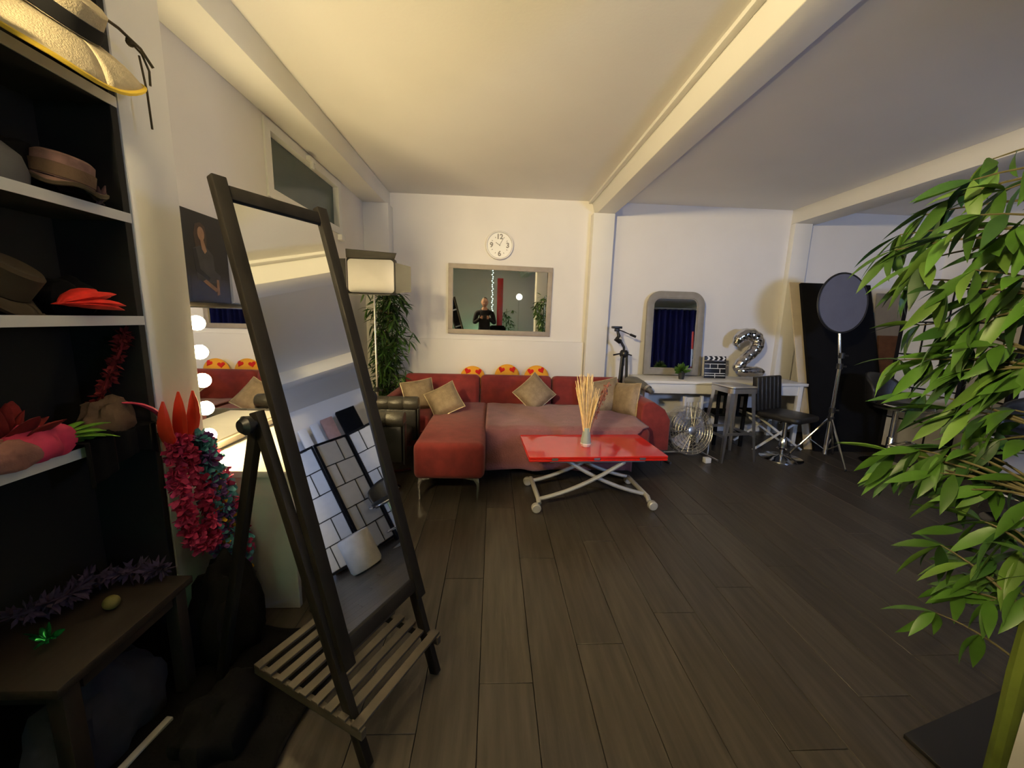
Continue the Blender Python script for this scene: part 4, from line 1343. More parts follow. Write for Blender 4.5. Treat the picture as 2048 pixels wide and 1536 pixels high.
# ------------------------------------------------------------------ TRIPOD
def tripod():
    t = thing('camera_tripod', 'dark camera tripod with pan handle between column and arched mirror', 'tripod', (1.435, 4.14, 0))
    top = Vector((-0.085, 0, 1.20))
    sh = Vector((-0.01, 0, 0.93))
    MB().tube([(-0.01, 0, 0.80), (-0.015, 0, 1.0), (-0.06, 0, 1.07)], 0.014, 10).build('centre_column', 'black_plastic', t, smooth=True)
    MB().tube([(-0.06, 0, 1.06), (-0.105, 0, 1.085), (-0.08, 0, 1.12), (-0.10, 0, 1.18)], [0.028, 0.03, 0.02, 0.012], 10).build('head', 'black_plastic', t, smooth=True)
    MB().bb((-0.16, -0.035, 1.20), (-0.06, 0.035, 1.225)).bb((-0.13, -0.02, 1.17), (-0.08, 0.02, 1.2)).build('plate', 'black_plastic', t, bevel=0.004)
    MB().tube([(-0.09, 0, 1.19), (0.06, -0.04, 1.13)], 0.006, 6).tube([(0.03, -0.03, 1.142), (0.09, -0.05, 1.118)], 0.013, 8).build('pan_handle', 'black_plastic', t, smooth=True)
    MB().lathe([(0.03, 0), (0.046, 0.02), (0.046, 0.06), (0.03, 0.08)], 16, TM((-0.01, 0, 0.89))).tube([(-0.01, 0, 0.94), (-0.13, -0.01, 0.915)], 0.009, 6).tube([(0.02, 0, 0.93), (0.075, -0.01, 0.915)], 0.007, 6).build('shoulder', 'black_plastic', t, smooth=True)
    for k, a in enumerate((80, 215, 335)):
        d = Vector((math.cos(R(a)), math.sin(R(a)), 0))
        lg = MB().tube([sh + d * 0.03 + Vector((0, 0, -0.01)), Vector((-0.01, 0, 0.42)) + d * 0.06], 0.015, 8).build('leg', 'black_plastic', t, smooth=True)
        MB().tube([Vector((-0.01, 0, 0.43)) + d * 0.058, Vector((-0.01, 0, 0.012)) + d * 0.09], 0.010, 8).build('leg_extension', 'steel', lg, smooth=True)
        MB().lathe([(0.019, -0.02), (0.019, 0.02)], 10, TM((-0.01 + d.x * 0.06, d.y * 0.06, 0.42))).build('leg_lock', 'black_plastic', lg, smooth=True)


tripod()

# ------------------------------------------------------------------ REFLECTOR DISC ON STAND
def dish():
    t = thing('round_softbox', 'dark round softbox disc on a chrome light stand', 'studio light', (3.235, 3.43, 0))
    M = Matrix.Translation((-0.10, -0.03, 1.495)) @ Euler((0, 0, R(7))).to_matrix().to_4x4() @ Euler((R(90 - 4), 0, 0)).to_matrix().to_4x4()
    MB().lathe([(0.262, 0.004), (0.002, 0.010)], 44, M).build('front_cloth', 'dish', t, smooth=True)
    MB().tube([(0.263 * math.cos(a), 0.263 * math.sin(a), 0) for a in [2 * math.pi * i / 44 for i in range(44)]], 0.009, 8, True, M).build('rim', 'black_plastic', t, smooth=True)
    MB().lathe([(0.258, 0.0), (0.19, -0.05), (0.06, -0.09), (0.05, -0.12)], 36, M, cap=False).build('back_shell', 'black_cloth', t, smooth=True)
    MB().lathe([(0.045, -0.10), (0.045, -0.19), (0.03, -0.20)], 18, M).build('lamp_head', 'black_plastic', t, smooth=True)
    MB().tube([(0, 0, 0.92), (-0.055, 0.045, 1.45)], 0.012, 10).build('upper_pole', 'chrome', t, smooth=True)
    MB().tube([(0, 0, 0.50), (0, 0, 0.93)], 0.015, 10).build('middle_pole', 'chrome', t, smooth=True)
    MB().tube([(0, 0, 0.06), (0, 0, 0.52)], 0.018, 10).build('lower_pole', 'chrome', t, smooth=True)
    for z in (0.50, 0.92, 1.02):
        MB().lathe([(0.025, -0.025), (0.025, 0.025)], 12, TM((0, 0, z))).tube([(0.02, 0, z), (0.05, -0.02, z)], 0.009, 6).build('clamp', 'black_plastic', t, smooth=True)
    MB().lathe([(0.026, -0.02), (0.026, 0.02)], 12, TM((0, 0, 0.415))).build('leg_collar', 'black_plastic', t, smooth=True)
    for a, l in ((-100, 0.29), (35, 0.29), (145, 0.27)):
        d = Vector((math.cos(R(a)), math.sin(R(a)), 0)) * l
        lg = MB().tube([(d.x * 0.07, d.y * 0.07, 0.41), (d.x, d.y, 0.012)], 0.010, 8).build('leg', 'chrome', t, smooth=True)
        MB().ball((d.x, d.y, 0.012), 0.012, (1, 1, 1), 8, 6).build('foot_cap', 'black_plastic', lg, smooth=True)
        MB().tube([(0, 0, 0.10), (d.x * 0.55, d.y * 0.55, 0.20)], 0.006, 6).build('brace', 'chrome', lg, smooth=True)


dish()

# ------------------------------------------------------------------ LEANING BOARDS BEHIND
def lean_board(name, label, m, x0, x1, yt, zt, yb, th, cat='board', trim=None, dx=0.0, group=None):
    a, b = Vector((x0, yb, 0.002)), Vector((x1, yb, 0.002))
    up_ = Vector((dx, yt - yb, zt))
    n = Vector((0, zt, -(yt - yb))).normalized() * th
    q = [a, b, b + up_, a + up_]
    mb = MB().add([*q, *[p + n for p in q]], [(0, 1, 2, 3), (4, 7, 6, 5), (0, 4, 5, 1), (1, 5, 6, 2), (2, 6, 7, 3), (3, 7, 4, 0)])
    o = mb.build(name, m, None, bevel=0.002, seg=1)
    return tag(o, label, cat, group)


lean_board('black_backdrop', 'tall black backdrop panel leaning on the wall behind the softbox', 'black_matte', 3.36, 4.16, 4.20, 1.75, 3.68, 0.035, 'backdrop')
lean_board('beige_board', 'beige foam board peeking out left of the black backdrop', 'board_beige', 3.30, 3.95, 4.272, 1.76, 3.745, 0.014, 'board', None, -0.02)
lean_board('blue_board', 'pale blue panel leaning right of the black backdrop', 'board_blue', 4.20, 4.36, 4.30, 1.46, 4.02, 0.02)
lean_board('brown_crate_board', 'short brown board behind the folding screen', 'board_brown', 4.44, 4.80, 4.27, 1.20, 4.10, 0.03)
lean_board('grey_board', 'grey board standing behind the brown board', 'board_grey', 4.42, 4.74, 4.36, 1.68, 4.22, 0.02)

# ------------------------------------------------------------------ FOLDING SCREEN
def screen():
    t = thing('folding_screen', 'black-framed folding screen with pale paper panes along the right side', 'room divider', (4.1, 2.6, 0))
    vs_ = [(4.02, 3.68), (4.20, 3.20), (3.98, 2.72), (4.18, 2.24), (3.98, 1.76), (4.16, 1.28), (3.98, 0.80)]
    hgt = 1.69
    for k in range(len(vs_) - 1):
        a = Vector((vs_[k][0] - 4.1, vs_[k][1] - 2.6, 0))
        b = Vector((vs_[k + 1][0] - 4.1, vs_[k + 1][1] - 2.6, 0))
        d = (b - a)
        wd = d.length - 0.012
        d.normalize()
        a = a + d * 0.006
        n = Vector((-d.y, d.x, 0))
        M = Matrix(((d.x, 0, n.x, a.x), (d.y, 0, n.y, a.y), (0, 1, 0, 0), (0, 0, 0, 1)))
        e = bpy.data.objects.new('panel', MB().bb((0, 0.03, -0.012), (0.028, hgt, 0.012)).bb((wd - 0.028, 0.03, -0.012), (wd, hgt, 0.012))
                                 .bb((0.028, 0.06, -0.011), (wd - 0.028, 0.09, 0.011)).bb((0.028, hgt - 0.03, -0.011), (wd - 0.028, hgt, 0.011))
                                 .bb((0, 0, -0.011), (0.027, 0.0295, 0.011)).bb((wd - 0.027, 0, -0.011), (wd, 0.0295, 0.011)).mesh('panel', 'black_matte'))
        COL.objects.link(e)
        e.parent = t
        e.matrix_local = M
        rows = [0.09, 0.40, 0.72, 1.04, 1.35, hgt - 0.03]
        for r in range(5):
            if r:
                MB().bb((0.029, rows[r] - 0.007, -0.007), (wd - 0.029, rows[r] + 0.007, 0.007)).build('muntin', 'black_matte', e)
            cut = wd * (0.36 if (r + k) % 2 else 0.66)
            MB().bb((cut - 0.006, rows[r] + 0.0075, -0.007), (cut + 0.006, rows[r + 1] - 0.0075, 0.007)).build('muntin', 'black_matte', e)
            for x0, x1 in ((0.029, cut - 0.0065), (cut + 0.0065, wd - 0.029)):
                MB().bb((x0, rows[r] + 0.0075, -0.003), (x1, rows[r + 1] - 0.0075, 0.003)).build('pane', 'pane', e)


screen()
# boards and rolls between screen and right wall (seen in the standing mirror)
for k, (y, m, z, w, lab) in enumerate(((1.52, 'board_brown', 2.06, 0.22, 'brown cardboard stack behind the folding screen'),
                                      (1.82, 'board_white', 2.10, 0.12, 'white board behind the folding screen, thicker of the two'),
                                      (2.00, 'board_white', 2.12, 0.11, 'white board behind the folding screen beside the pink roll'),
                                      (2.20, 'board_pink', 2.14, 0.18, 'dusty pink paper roll behind the folding screen'),
                                      (2.52, 'black_matte', 2.18, 0.30, 'wide black board behind the folding screen'))):
    o = MB().bb((0, -w / 2, 0), (0.09, w / 2, z)).build('standing_board', m, None, bevel=0.004)
    o.matrix_world = Matrix.Translation((4.50 + 0.02 * k, y, 0.0)) @ Matrix.Rotation(R(4), 4, 'Y')
    o.location.z = 0.007
    tag(o, lab, 'board')
# marbled pouf, out of frame but seen in the standing mirror
t = thing('pouf', 'white marbled round pouf seen in the standing mirror', 'pouf', (3.35, 1.63, 0))
MB().lathe([(0.165, 0.02), (0.18, 0.05), (0.18, 0.40), (0.165, 0.425), (0.002, 0.43)], 36).build('body', 'pouf', t, smooth=True)
MB().lathe([(0.155, 0), (0.155, 0.019)], 30).build('base', 'black_plastic', t)

# ------------------------------------------------------------------ BAMBOO PLANTS
def leaf_mesh(nm, L, w, droop, m, fold=0.25):
    mb = MB()
    prof = [0.10, 0.62, 0.95, 1.0, 0.80, 0.45, 0.0]
    vs = []
    n = len(prof)
    for i, k in enumerate(prof):
        s = i / (n - 1)
        y = L * s
        z = -droop * L * s * s
        ww = w / 2 * k
        vs += [(-ww, y, z + ww * fold), (0, y, z), (ww, y, z + ww * fold)]
    fs = []
    for i in range(n - 1):
        a = 3 * i
        fs += [(a, a + 1, a + 4, a + 3), (a + 1, a + 2, a + 5, a + 4)]
    mb.add(vs, fs)
    return mb.mesh(nm, m, smooth=True)


def leaf_matrix(pos, d, rr):
    d = Vector(d).normalized()
    side = d.cross(Vector((rr.gauss(0, .5), rr.gauss(0, .5), 1)))
    side = side.normalized() if side.length > 1e-3 else Vector((1, 0, 0))
    upn = side.cross(d)
    return Matrix(((side.x, d.x, upn.x, pos.x), (side.y, d.y, upn.y, pos.y), (side.z, d.z, upn.z, pos.z), (0, 0, 0, 1)))


def bamboo(label, loc, stems, tips, L, w, mats, seed, per, pot, rest=0, limit=300, zmin=0.0):
    """stems: list of (dx,dy,top z, radius); tips: twig end points (local) each carrying a drooping fan of leaves"""
    rr = random.Random(seed)
    t = thing('bamboo_plant', label, 'plant', loc)
    MB().lathe([(pot[0] * 0.8, 0), (pot[0], pot[1]), (pot[0] * 1.04, pot[1]), (pot[0] * 0.92, pot[1] * 0.9), (0.01, pot[1] * 0.88)], 28).build('pot', 'pot_black', t, smooth=True)
    MB().lathe([(pot[0] * 0.9, pot[1] * 0.885), (0.01, pot[1] * 0.92)], 20).build('soil', 'soil', t)
    spts = []
    for (bx, by, tx, ty, tz, r) in stems:
        p = [Vector((bx, by, pot[1] * 0.9)).lerp(Vector((tx, ty, tz)), k / 12) for k in range(13)]
        rs = [r * (1.0 if k % 3 else 1.12) * (1 - 0.45 * k / 12) for k in range(13)]
        MB().tube(p, rs, 8).build('stem', 'bamboo', t, smooth=True)
        spts += p[2:]
    meshes = [leaf_mesh('leaf', L * s, w * s * q, dr, m) for m in mats for (s, q, dr) in ((1, 1, 0.25), (0.8, 1.1, 0.4), (1.15, 0.9, 0.15))]
    cnt = 0
    extra = MB()
    for tp in tips:
        tp = Vector(tp)
        c = min(spts, key=lambda q: (q - tp).length + max(0, q.z - tp.z) * 0.6)
        mid = c.lerp(tp, 0.5) + Vector((0, 0, 0.06 * (tp - c).length * 4 * 0.25 + 0.02))
        tw = bez(c, mid, tp, 6)
        MB().tube(tw, [0.004, 0.0035, 0.003, 0.003, 0.0025, 0.002, 0.0015], 5).build('twig', 'twig', t, smooth=True)
        out = (tp - c)
        out.z *= 0.4
        out = out.normalized() if out.length > 1e-3 else Vector((rr.gauss(0, 1), rr.gauss(0, 1), 0)).normalized()
        for k in range(per):
            a = rr.uniform(-1.7, 1.7)
            d = Matrix.Rotation(a, 3, 'Z') @ out
            d = Vector((d.x, d.y, rr.uniform(-1.9, 0.2)))
            pos = tp if k < per * 0.6 else tw[rr.choice((3, 4, 5))]
            M = leaf_matrix(pos, d, rr)
            me = rr.choice(meshes)
            if cnt < limit:
                inst('leaf', me, t, M)
            else:
                extra.add([v.co.copy() for v in me.vertices], [tuple(q.vertices) for q in me.polygons], M)
            cnt += 1
    inner = [q for q in spts if q.z > zmin]
    for k in range(rest):
        c = rr.choice(inner) + Vector((rr.gauss(0, 0.05), rr.gauss(0, 0.05), rr.gauss(0, 0.03)))
        d = Vector((rr.gauss(0, 1), rr.gauss(0, 1), rr.uniform(-1, 0.4))).normalized()
        M = leaf_matrix(c, d, rr)
        me = meshes[0]
        extra.add([v.co.copy() for v in me.vertices], [tuple(q.vertices) for q in me.polygons], M)
    if rest:
        extra.build('inner_leaves', mats[0], t, smooth=True, kind='stuff')
    return t


# near plant: twig ends found by following the foliage outline (room coordinates minus plant base)
BX, BY = 1.215, 0.685
near_tips = [(-0.062, 0.235, 1.669), (-0.185, 0.165, 1.595), (-0.175, 0.215, 1.569), (-0.112, 0.315, 1.564), (-0.149, 0.335, 1.518), (-0.199, 0.175, 1.483), (-0.213, 0.115, 1.51), (-0.145, 0.135, 1.567), (-0.176, 0.315, 1.475), (-0.201, 0.215, 1.435), (-0.16, 0.265, 1.395), (-0.195, 0.165, 1.362), (-0.198, 0.115, 1.4), (-0.141, 0.115, 1.443), (-0.123, 0.265, 1.284), (-0.126, 0.195, 1.274), (-0.135, 0.135, 1.297), (-0.097, 0.115, 1.32), (-0.103, 0.315, 1.189), (-0.112, 0.235, 1.198), (-0.104, 0.165, 1.182), (-0.099, 0.115, 1.188), (-0.051, 0.115, 1.234), (-0.106, 0.235, 1.108), (-0.093, 0.175, 1.083), (-0.063, 0.135, 1.081), (-0.057, 0.095, 1.102), (-0.121, 0.265, 0.942), (-0.112, 0.215, 0.967), (-0.084, 0.175, 0.988), (-0.045, 0.155, 0.989), (-0.046, 0.115, 1.027), (-0.099, 0.265, 0.907), (-0.109, 0.175, 0.922), (-0.074, 0.135, 0.895), (-0.03, 0.115, 0.917), (-0.011, 0.095, 0.95), (-0.046, 0.115, 0.828), (-0.009, 0.095, 0.827), (-0.078, 0.155, 0.738), (-0.03, 0.135, 0.709), (-0.012, 0.095, 0.737), (0.013, 0.075, 0.775), (-0.021, 0.175, 0.528), (-0.024, 0.135, 0.626), (0.002, 0.095, 0.63), (0.028, 0.075, 0.672), (-0.113, 0.095, 1.38), (-0.142, 0.095, 1.488), (-0.101, 0.115, 1.244), (-0.104, 0.155, 1.354), (-0.093, 0.175, 1.24), (-0.086, 0.095, 1.169)]
bamboo('large leafy green bamboo plant at the right edge, nearest the camera', (BX, BY, 0),
       [(-0.015, 0.0, -0.02, 0.03, 1.72, 0.019), (0.045, 0.02, 0.05, 0.06, 1.66, 0.017), (0.02, -0.04, 0.10, 0.02, 1.45, 0.015), (0.06, 0.05, 0.16, 0.08, 1.55, 0.014)],
       near_tips, 0.112, 0.026, ('leaf', 'leaf', 'leaf_pale', 'leaf_dark'), 21, 7, (0.072, 0.12), 220, 300, 0.62)
rr = random.Random(9)
ltips = []
for k in range(60):
    z = 0.50 + 1.0 * (k + 0.5) / 60
    a = rr.uniform(-2.6, 0.9)
    ra = rr.uniform(0.07, 0.22) * (1.15 if z > 1.0 else 0.95)
    ltips.append((0.085 + ra * math.cos(a), ra * math.sin(a) * 0.7, z))
bamboo('slender bamboo plant in the corner behind the panel light', (-1.145, 3.99, 0),
       [(0, 0, 0.10, 0, 1.50, 0.014), (0.03, 0.02, 0.14, 0.04, 1.46, 0.012), (-0.03, 0.02, 0.03, 0.05, 1.48, 0.012)],
       ltips, 0.125, 0.019, ('leaf_dark', 'leaf', 'leaf_dark'), 33, 5, (0.11, 0.22), 850, 300, 0.5)

# black floor panel at the lower right
o = MB().prism([(1.317, 0.955), (2.05, 1.145), (2.25, 0.62), (1.36, 0.64)], 0.0005, 0.016).build('floor_panel', 'mat_black', None, bevel=0.003)
tag(o, 'flat black panel lying on the floor under the near bamboo', 'panel')

# ------------------------------------------------------------------ BEHIND THE CAMERA (seen in the mirrors) AND UNSEEN LAMPS
for x, y, r, m, lab in ((0.42, -1.50, 0.075, 'pillar_red', 'glossy red square pillar behind the camera'),):
    o = MB().bb((x - r, y - r, 0), (x + r, y + r, 2.25)).build('red_pillar', m, None, bevel=0.006)
    tag(o, lab, 'pillar')
o = MB().lathe([(0.13, 0), (0.13, 2.549)], 28, TM((1.62, -1.9, 0))).build('round_pillar', 'pillar_dark_red', None, smooth=True)
tag(o, 'dark red glossy round pillar behind the bamboo', 'pillar')
# string lights
t = thing('fairy_lights', 'string of small white fairy lights hanging beside the red pillar', 'string lights', (0.22, -1.42, 2.548))
MB().tube([(0.012 * math.sin(k * 1.7), 0, -1.25 * k / 30) for k in range(31)], 0.002, 4).build('wire', 'white_plastic', t)
for k in range(22):
    MB().ball((0.016 * math.sin(k * 2.3), 0.01 * math.cos(k * 3.1), -0.12 - 1.1 * k / 22), 0.010, (1, 1, 1), 8, 6).build('bulb', 'fairy', t, smooth=True)
# studio lamp behind
t = thing('studio_lamp', 'bright round studio lamp on a stand behind the camera', 'studio light', (0.92, -1.45, 0))
MB().lathe([(0.072, -0.05), (0.08, 0.0), (0.076, 0.006)], 28, TM((0, 0, 1.80), -84), cap=False).build('housing', 'black_plastic', t, smooth=True)
MB().lathe([(0.074, 0.0), (0.002, 0.004)], 28, TM((0, 0, 1.80), -84)).build('diffuser', 'led_white', t, smooth=True)
MB().tube([(0, -0.06, 0.3), (0, -0.06, 1.80)], 0.013, 8).tube([(0, -0.06, 1.79), (0, -0.02, 1.80)], 0.012, 8).build('pole', 'steel', t, smooth=True)
for k in range(3):
    a = R(30 + 120 * k)
    MB().tube([(0, -0.06, 0.5), (0.3 * math.cos(a), -0.06 + 0.3 * math.sin(a), 0.012)], 0.01, 8).build('leg', 'steel', t, smooth=True)
# added fill spotlight, unseen under the left beam, brightens the back wall
t = thing('fill_spot', 'added warm fill spotlight, unseen under the left beam behind the camera', 'studio light', (-1.20, -0.70, 2.21))
LM = align((0.24, 1.0, -0.08))
MB().bb((-0.13, 0.0, -0.125), (0.13, 0.28, -0.118)).build('barn_door', 'black_plastic', t)  # flap added to keep the fill off bench and near floor
MB().box((0, 0, -0.05), (0.26, 0.22, 0.09), LM).build('housing', 'black_plastic', t, bevel=0.006)
MB().box((0, 0, 0), (0.24, 0.20, 0.006), LM).build('lens', 'fill_spot_warm', t)
MB().bb((-0.02, -0.06, 0.10), (0.02, -0.03, 0.188)).build('clamp', 'black_plastic', t)
# unseen violet LED panel, inferred from the purple light at the right
t = thing('led_panel_light', 'violet LED panel light on a stand behind the camera at the right', 'studio light', (2.28, -0.60, 0))
LM = Matrix.Translation((0, 0, 1.55)) @ align((0.34, 1.0, -0.06))
MB().box((0, 0, -0.03), (0.54, 0.32, 0.05), LM).build('housing', 'black_plastic', t, bevel=0.006)
MB().box((0, 0, 0), (0.50, 0.28, 0.006), LM).build('panel', 'led_blue', t)
MB().bb((-0.27, 0.0, 1.735), (0.27, 0.60, 1.742)).build('barn_door', 'black_plastic', t)  # flaps added to keep the violet light off ceiling and floor
MB().bb((-0.27, 0.0, 1.380), (0.27, 0.36, 1.387)).build('barn_door', 'black_plastic', t)
MB().tube([(0, -0.08, 0.10), (0, -0.08, 1.40)], 0.014, 10).build('pole', 'black_plastic', t, smooth=True)
MB().tube([(0, -0.08, 1.39), (0, -0.05, 1.50)], 0.014, 10).build('bracket', 'black_plastic', t, smooth=True)
for k in range(3):
    a = R(30 + 120 * k)
    MB().tube([(0, -0.08, 0.45), (0.3 * math.cos(a), -0.08 + 0.3 * math.sin(a), 0.012)], 0.01, 8).build('leg', 'black_plastic', t, smooth=True)
# added fill uplight on the dressing table, hidden from here by the standing mirror; its tilted bell shade throws the soft edge on the ceiling
t = thing('fill_uplight', 'added tilted fill uplight on the dressing table, unseen behind the standing mirror', 'lamp', (-0.90, 2.04, 0.6355))
ax_ = Vector((0.80, -0.12, 1.0)).normalized()
MB().lathe([(0.05, 0), (0.05, 0.012), (0.012, 0.02), (0.010, 0.10)], 24).build('base', 'steel', t, smooth=True)
SM = Matrix.Translation((0, 0, 0.10)) @ align(ax_)
o = MB().lathe([(0.012, 0.0), (0.03, 0.01), (0.072, 0.06), (0.118, 0.125), (0.115, 0.126), (0.069, 0.062), (0.028, 0.014), (0.010, 0.005)], 32, SM, cap=False).build('shade', 'steel', t, smooth=True)
MB().ball((0, 0, 0.016), 0.010, (1, 1, 1.2), 14, 10, SM).build('bulb', 'fill_glass', t, smooth=True)
ld = bpy.data.lights.new('uplight_fill', 'POINT')
ld.energy = FILL_UPLIGHT
ld.color = (1.0, 0.80, 0.42)
ld.shadow_soft_size = 0.012
lo = bpy.data.objects.new('uplight_fill', ld)
COL.objects.link(lo)
lo.parent = t
lo.location = SM @ Vector((0, 0, 0.042))
t = thing('green_lamp', 'small green LED lamp on the floor behind the camera', 'lamp', (0.05, -2.2, 0))
MB().bb((-0.08, -0.08, 0), (0.08, 0.08, 0.06)).build('base', 'black_plastic', t, bevel=0.01)
MB().tube([(0, 0, 0.06), (0, 0, 0.75)], 0.035, 12).build('tube', 'led_green', t, smooth=True)
# navy curtain
def cf(u, v):
    x = 3.75 + 1.40 * u
    return (x, -1.35 + 0.045 * math.sin(u * 60) + 0.02 * math.sin(u * 23 + v * 2), 0.02 + 2.30 * (1 - v))
o = MB().grid(cf, 120, 6).build('navy_curtain', 'navy', None, smooth=True)
md = o.modifiers.new('s', 'SOLIDIFY')
md.thickness = 0.006
tag(o, 'navy blue curtain at the right rear, seen in the arched mirror', 'curtain')
t = MB().tube([(3.70, -1.35, 2.35), (5.19, -1.35, 2.35)], 0.014, 8).build('curtain_rail', 'steel', None, smooth=True)
tag(t, 'steel rail carrying the navy curtain', 'curtain rail')
t = thing('striped_pole', 'red and white striped pole before the navy curtain', 'pole', (4.62, -0.6, 0))
for k in range(4):
    MB().tube([(0, 0, 0.01 + 0.42 * k), (0, 0, 0.01 + 0.42 * (k + 1))], 0.022, 12).build('band', ('plastic_red', 'board_white')[(k + 1) % 2], t, smooth=True)
# rear bamboo
rr = random.Random(19)
tips = [(rr.uniform(-.25, .25), rr.uniform(-.2, .2), 0.5 + 1.0 * k / 26) for k in range(26)]
bamboo('bamboo plant behind the camera beside the red pillar', (0.62, -2.1, 0), [(0, 0, 0.03, 0, 1.5, 0.014), (0.03, 0.02, -0.06, 0.04, 1.4, 0.012)], tips, 0.14, 0.03, ('leaf', 'leaf_dark'), 44, 5, (0.12, 0.2))
# black office chair behind the photographer
t = thing('office_chair', 'black office chair standing behind the photographer', 'chair', (0.30, -1.0, 0), 15)
MB().prism(rrect(0.44, 0.44, 0.08), 0.42, 0.49).build('seat', 'black_cloth', t, bevel=0.02)
MB().prism(rrect(0.42, 0.52, 0.08), -0.025, 0.025, TM((0, -0.22, 0.80), 90)).build('backrest', 'black_cloth', t, bevel=0.015)
MB().bb((-0.03, -0.27, 0.44), (0.03, -0.25, 0.7)).build('back_bar', 'black_plastic', t)
MB().tube([(0, 0, 0.08), (0, 0, 0.42)], 0.025, 10).build('column', 'black_plastic', t, smooth=True)
for k in range(5):
    a = R(72 * k)
    MB().tube([(0, 0, 0.09), (0.27 * math.cos(a), 0.27 * math.sin(a), 0.06)], [0.022, 0.014], 8).build('foot', 'black_plastic', t, smooth=True)
    MB().ball((0.27 * math.cos(a), 0.27 * math.sin(a), 0.03), 0.03, (1, 1, 1), 10, 8).build('caster', 'black_plastic', t, smooth=True)


# ------------------------------------------------------------------ THE PHOTOGRAPHER
def skin_mesh(verts, edges, radii, root=0, sub=2):
    me = bpy.data.meshes.new('sk')
    me.from_pydata(verts, edges, [])
    ob = bpy.data.objects.new('sk', me)
    COL.objects.link(ob)
    md = ob.modifiers.new('skin', 'SKIN')
    md.use_smooth_shade = True
    for i, r in enumerate(radii):
        sv = me.skin_vertices[0].data[i]
        sv.radius = r if isinstance(r, tuple) else (r, r)
        sv.use_root = (i == root)
    s = ob.modifiers.new('sub', 'SUBSURF')
    s.levels = sub
    s.render_levels = sub
    dg = bpy.context.evaluated_depsgraph_get()
    out = bpy.data.meshes.new_from_object(ob.evaluated_get(dg))
    vs = [v.co.copy() for v in out.vertices]
    fs = [tuple(p.vertices) for p in out.polygons]
    bpy.data.objects.remove(ob)
    bpy.data.meshes.remove(me)
    bpy.data.meshes.remove(out)
    return vs, fs


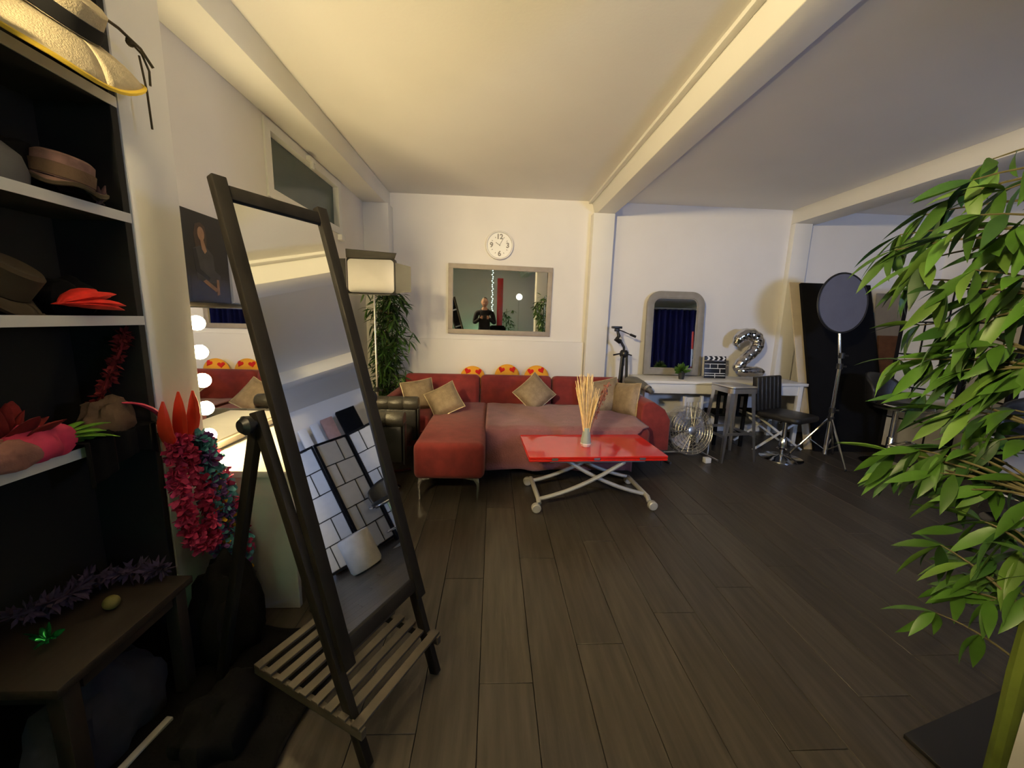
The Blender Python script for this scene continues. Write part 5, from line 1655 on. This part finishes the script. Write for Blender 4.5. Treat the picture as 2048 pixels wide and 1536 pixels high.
def person():
    P0 = Vector((0.0, -0.34, 0))
    V = []
    E = []
    Rr = []

    def add(p, r, prev=None):
        V.append(tuple(p))
        Rr.append(r)
        if prev is not None:
            E.append((prev, len(V) - 1))
        return len(V) - 1
    pel = add((0, 0, 0.90), (0.135, 0.10))
    wst = add((0, 0.0, 1.03), (0.135, 0.10), pel)
    ch = add((0, 0.0, 1.22), (0.155, 0.11), wst)
    nk0 = add((0, 0.0, 1.38), (0.10, 0.075), ch)
    nk = add((0, 0.015, 1.45), (0.055, 0.055), nk0)
    add((0, 0.025, 1.51), (0.052, 0.055), nk)
    hand = {}
    for s in (-1, 1):
        h = add((s * 0.085, 0, 0.84), (0.09, 0.095), pel)
        k = add((s * 0.10, 0.02, 0.47), 0.06, h)
        a = add((s * 0.10, -0.01, 0.09), 0.043, k)
        add((s * 0.115, 0.13, 0.035), (0.042, 0.03), a)
        sh = add((s * 0.175, 0.0, 1.36), 0.068, nk0)
        el = add((s * 0.235, 0.07, 1.12), 0.050, sh)
        wr = add((s * 0.085, 0.265, 1.245), 0.034, el)
        hand[s] = V[wr]
    vs, fs = skin_mesh(V, E, Rr)
    mb = MB()
    n_body = len(fs)
    mb.add(vs, fs)
    # hands: palm and five fingers around the phone held at y ~ 0.30
    for s in (-1, 1):
        wr = Vector(hand[s])
        pv = [wr, wr + Vector((-s * 0.008, 0.030, 0.008)), wr + Vector((-s * 0.012, 0.052, 0.012))]
        v_, f_ = skin_mesh([tuple(p) for p in pv], [(0, 1), (1, 2)], [0.024, (0.034, 0.018), (0.034, 0.016)], 0, 2)
        mb.add(v_, f_, None, 1)
        base = pv[2]
        for k in range(4):
            z = 0.028 - 0.018 * k
            ln = (0.030, 0.034, 0.032, 0.025)[k]
            b = base + Vector((s * 0.004, 0.0, z))
            q = [b, b + Vector((s * 0.006, ln * 0.7, 0.002)), b + Vector((-s * 0.016, ln * 1.0, 0)), b + Vector((-s * 0.034, ln * 0.92, 0))]
            v_, f_ = skin_mesh([tuple(p) for p in q], [(0, 1), (1, 2), (2, 3)], [0.0092, 0.0088, 0.008, 0.007], 0, 1)
            mb.add(v_, f_, None, 1)
        b = pv[1] + Vector((-s * 0.012, 0.0, 0.016))
        q = [b, b + Vector((-s * 0.020, 0.002, 0.018)), b + Vector((-s * 0.034, 0.014, 0.022))]
        v_, f_ = skin_mesh([tuple(p) for p in q], [(0, 1), (1, 2)], [0.011, 0.0098, 0.0085], 0, 1)
        mb.add(v_, f_, None, 1)
    # head
    hb = MB().ball((0, 0, 0), 1, (1, 1, 1), 36, 24)
    hv = []
    for p in hb.v:
        x, y, z = p.x * 0.076, p.y * 0.094, p.z * 0.115
        if z < 0:                                  # jaw
            k = -z / 0.115
            x *= 1 - 0.26 * k * k
            y = y * (1 - 0.10 * k) + 0.010 * k
        if y > 0:
            nose = math.exp(-(x / 0.012) ** 2) * math.exp(-((z + 0.012) / 0.022) ** 2)
            y += 0.024 * nose
            sock = math.exp(-((abs(x) - 0.030) / 0.014) ** 2) * math.exp(-((z - 0.012) / 0.011) ** 2)
            y -= 0.009 * sock
            brow = math.exp(-((abs(x) - 0.03) / 0.02) ** 2) * math.exp(-((z - 0.032) / 0.008) ** 2)
            y += 0.004 * brow
            lips = math.exp(-(x / 0.022) ** 2) * math.exp(-((z + 0.052) / 0.008) ** 2)
            y += 0.006 * lips
            chin = math.exp(-(x / 0.022) ** 2) * math.exp(-((z + 0.09) / 0.014) ** 2)
            y += 0.006 * chin
        hv.append((x, y, z))
    HM = Matrix.Translation((0, 0.045, 1.595)) @ Matrix.Rotation(R(-9), 4, 'X')
    mb.add(hv, hb.f, HM, 2)
    for s in (-1, 1):
        mb.ball((s * 0.076, -0.004, 0.0), 0.026, (0.35, 0.7, 1.15), 10, 8, HM, 2)
        mb.ball((s * 0.030, 0.083, 0.012), 0.010, (1, 0.7, 0.75), 10, 6, HM, 3)
    mb.tube([(-0.024, 0.092, -0.052), (0, 0.099, -0.053), (0.024, 0.092, -0.052)], [0.002, 0.0035, 0.002], 6, False, HM, 4)
    # materials by region on the continuous body surface
    body = [i for i in range(n_body)]
    for i in body:
        c = sum((Vector(mb.v[j]) for j in mb.f[i]), Vector()) / len(mb.f[i])
        if c.z > 1.43:
            mb.m[i] = 2
        elif c.z < 0.075:
            mb.m[i] = 6
        elif c.z < 0.90:
            mb.m[i] = 5
        else:
            mb.m[i] = 0
    o = mb.build('person', ['hoodie', 'skin', 'skin', 'eye', 'lip', 'jeans', 'black_plastic'], None, smooth=True)
    o.location = P0
    tag(o, 'person in a dark hoodie and grey jeans taking the photo, seen in the wall mirror', 'person')
    # short greying hair with receding front
    hh = MB().ball((0, 0, 0), 1, (1, 1, 1), 30, 20)
    vs2, keep = [], []
    for p in hh.v:
        vs2.append((p.x * 0.080, p.y * 0.098 - 0.003, p.z * 0.119 + 0.001))
    fs2 = []
    for f in hh.f:
        c = sum((Vector(vs2[j]) for j in f), Vector()) / len(f)
        if c.z > 0.035 - (0.075 if c.y < 0.0 else 0) + max(0, c.y) * 0.75 and not (c.y > 0.045 and c.z < 0.10):
            fs2.append(f)
    h = MB().add(vs2, fs2, HM).build('hair', 'hair', o, smooth=True)
    hd = MB().tube([(0.075 * math.cos(a), 0.045 * math.sin(a) - 0.02, 1.42 + 0.02 * math.sin(a)) for a in [2 * math.pi * i / 20 for i in range(20)]], 0.03, 8, True).build('hood', 'hoodie', o, smooth=True)
    ph = MB().prism(rrect(0.15, 0.072, 0.010), -0.004, 0.004, TM((0, 0, 0), 90)).build('phone', 'black_plastic', None, bevel=0.002)
    ph.location = (0.0, -0.030, 1.272)
    MB().ball((0.0, 0.0045, -0.002), 0.006, (1, 0.4, 1), 10, 6).build('lens', 'eye', ph, smooth=True)
    tag(ph, 'black phone held sideways in both hands of the photographer', 'phone')


person()
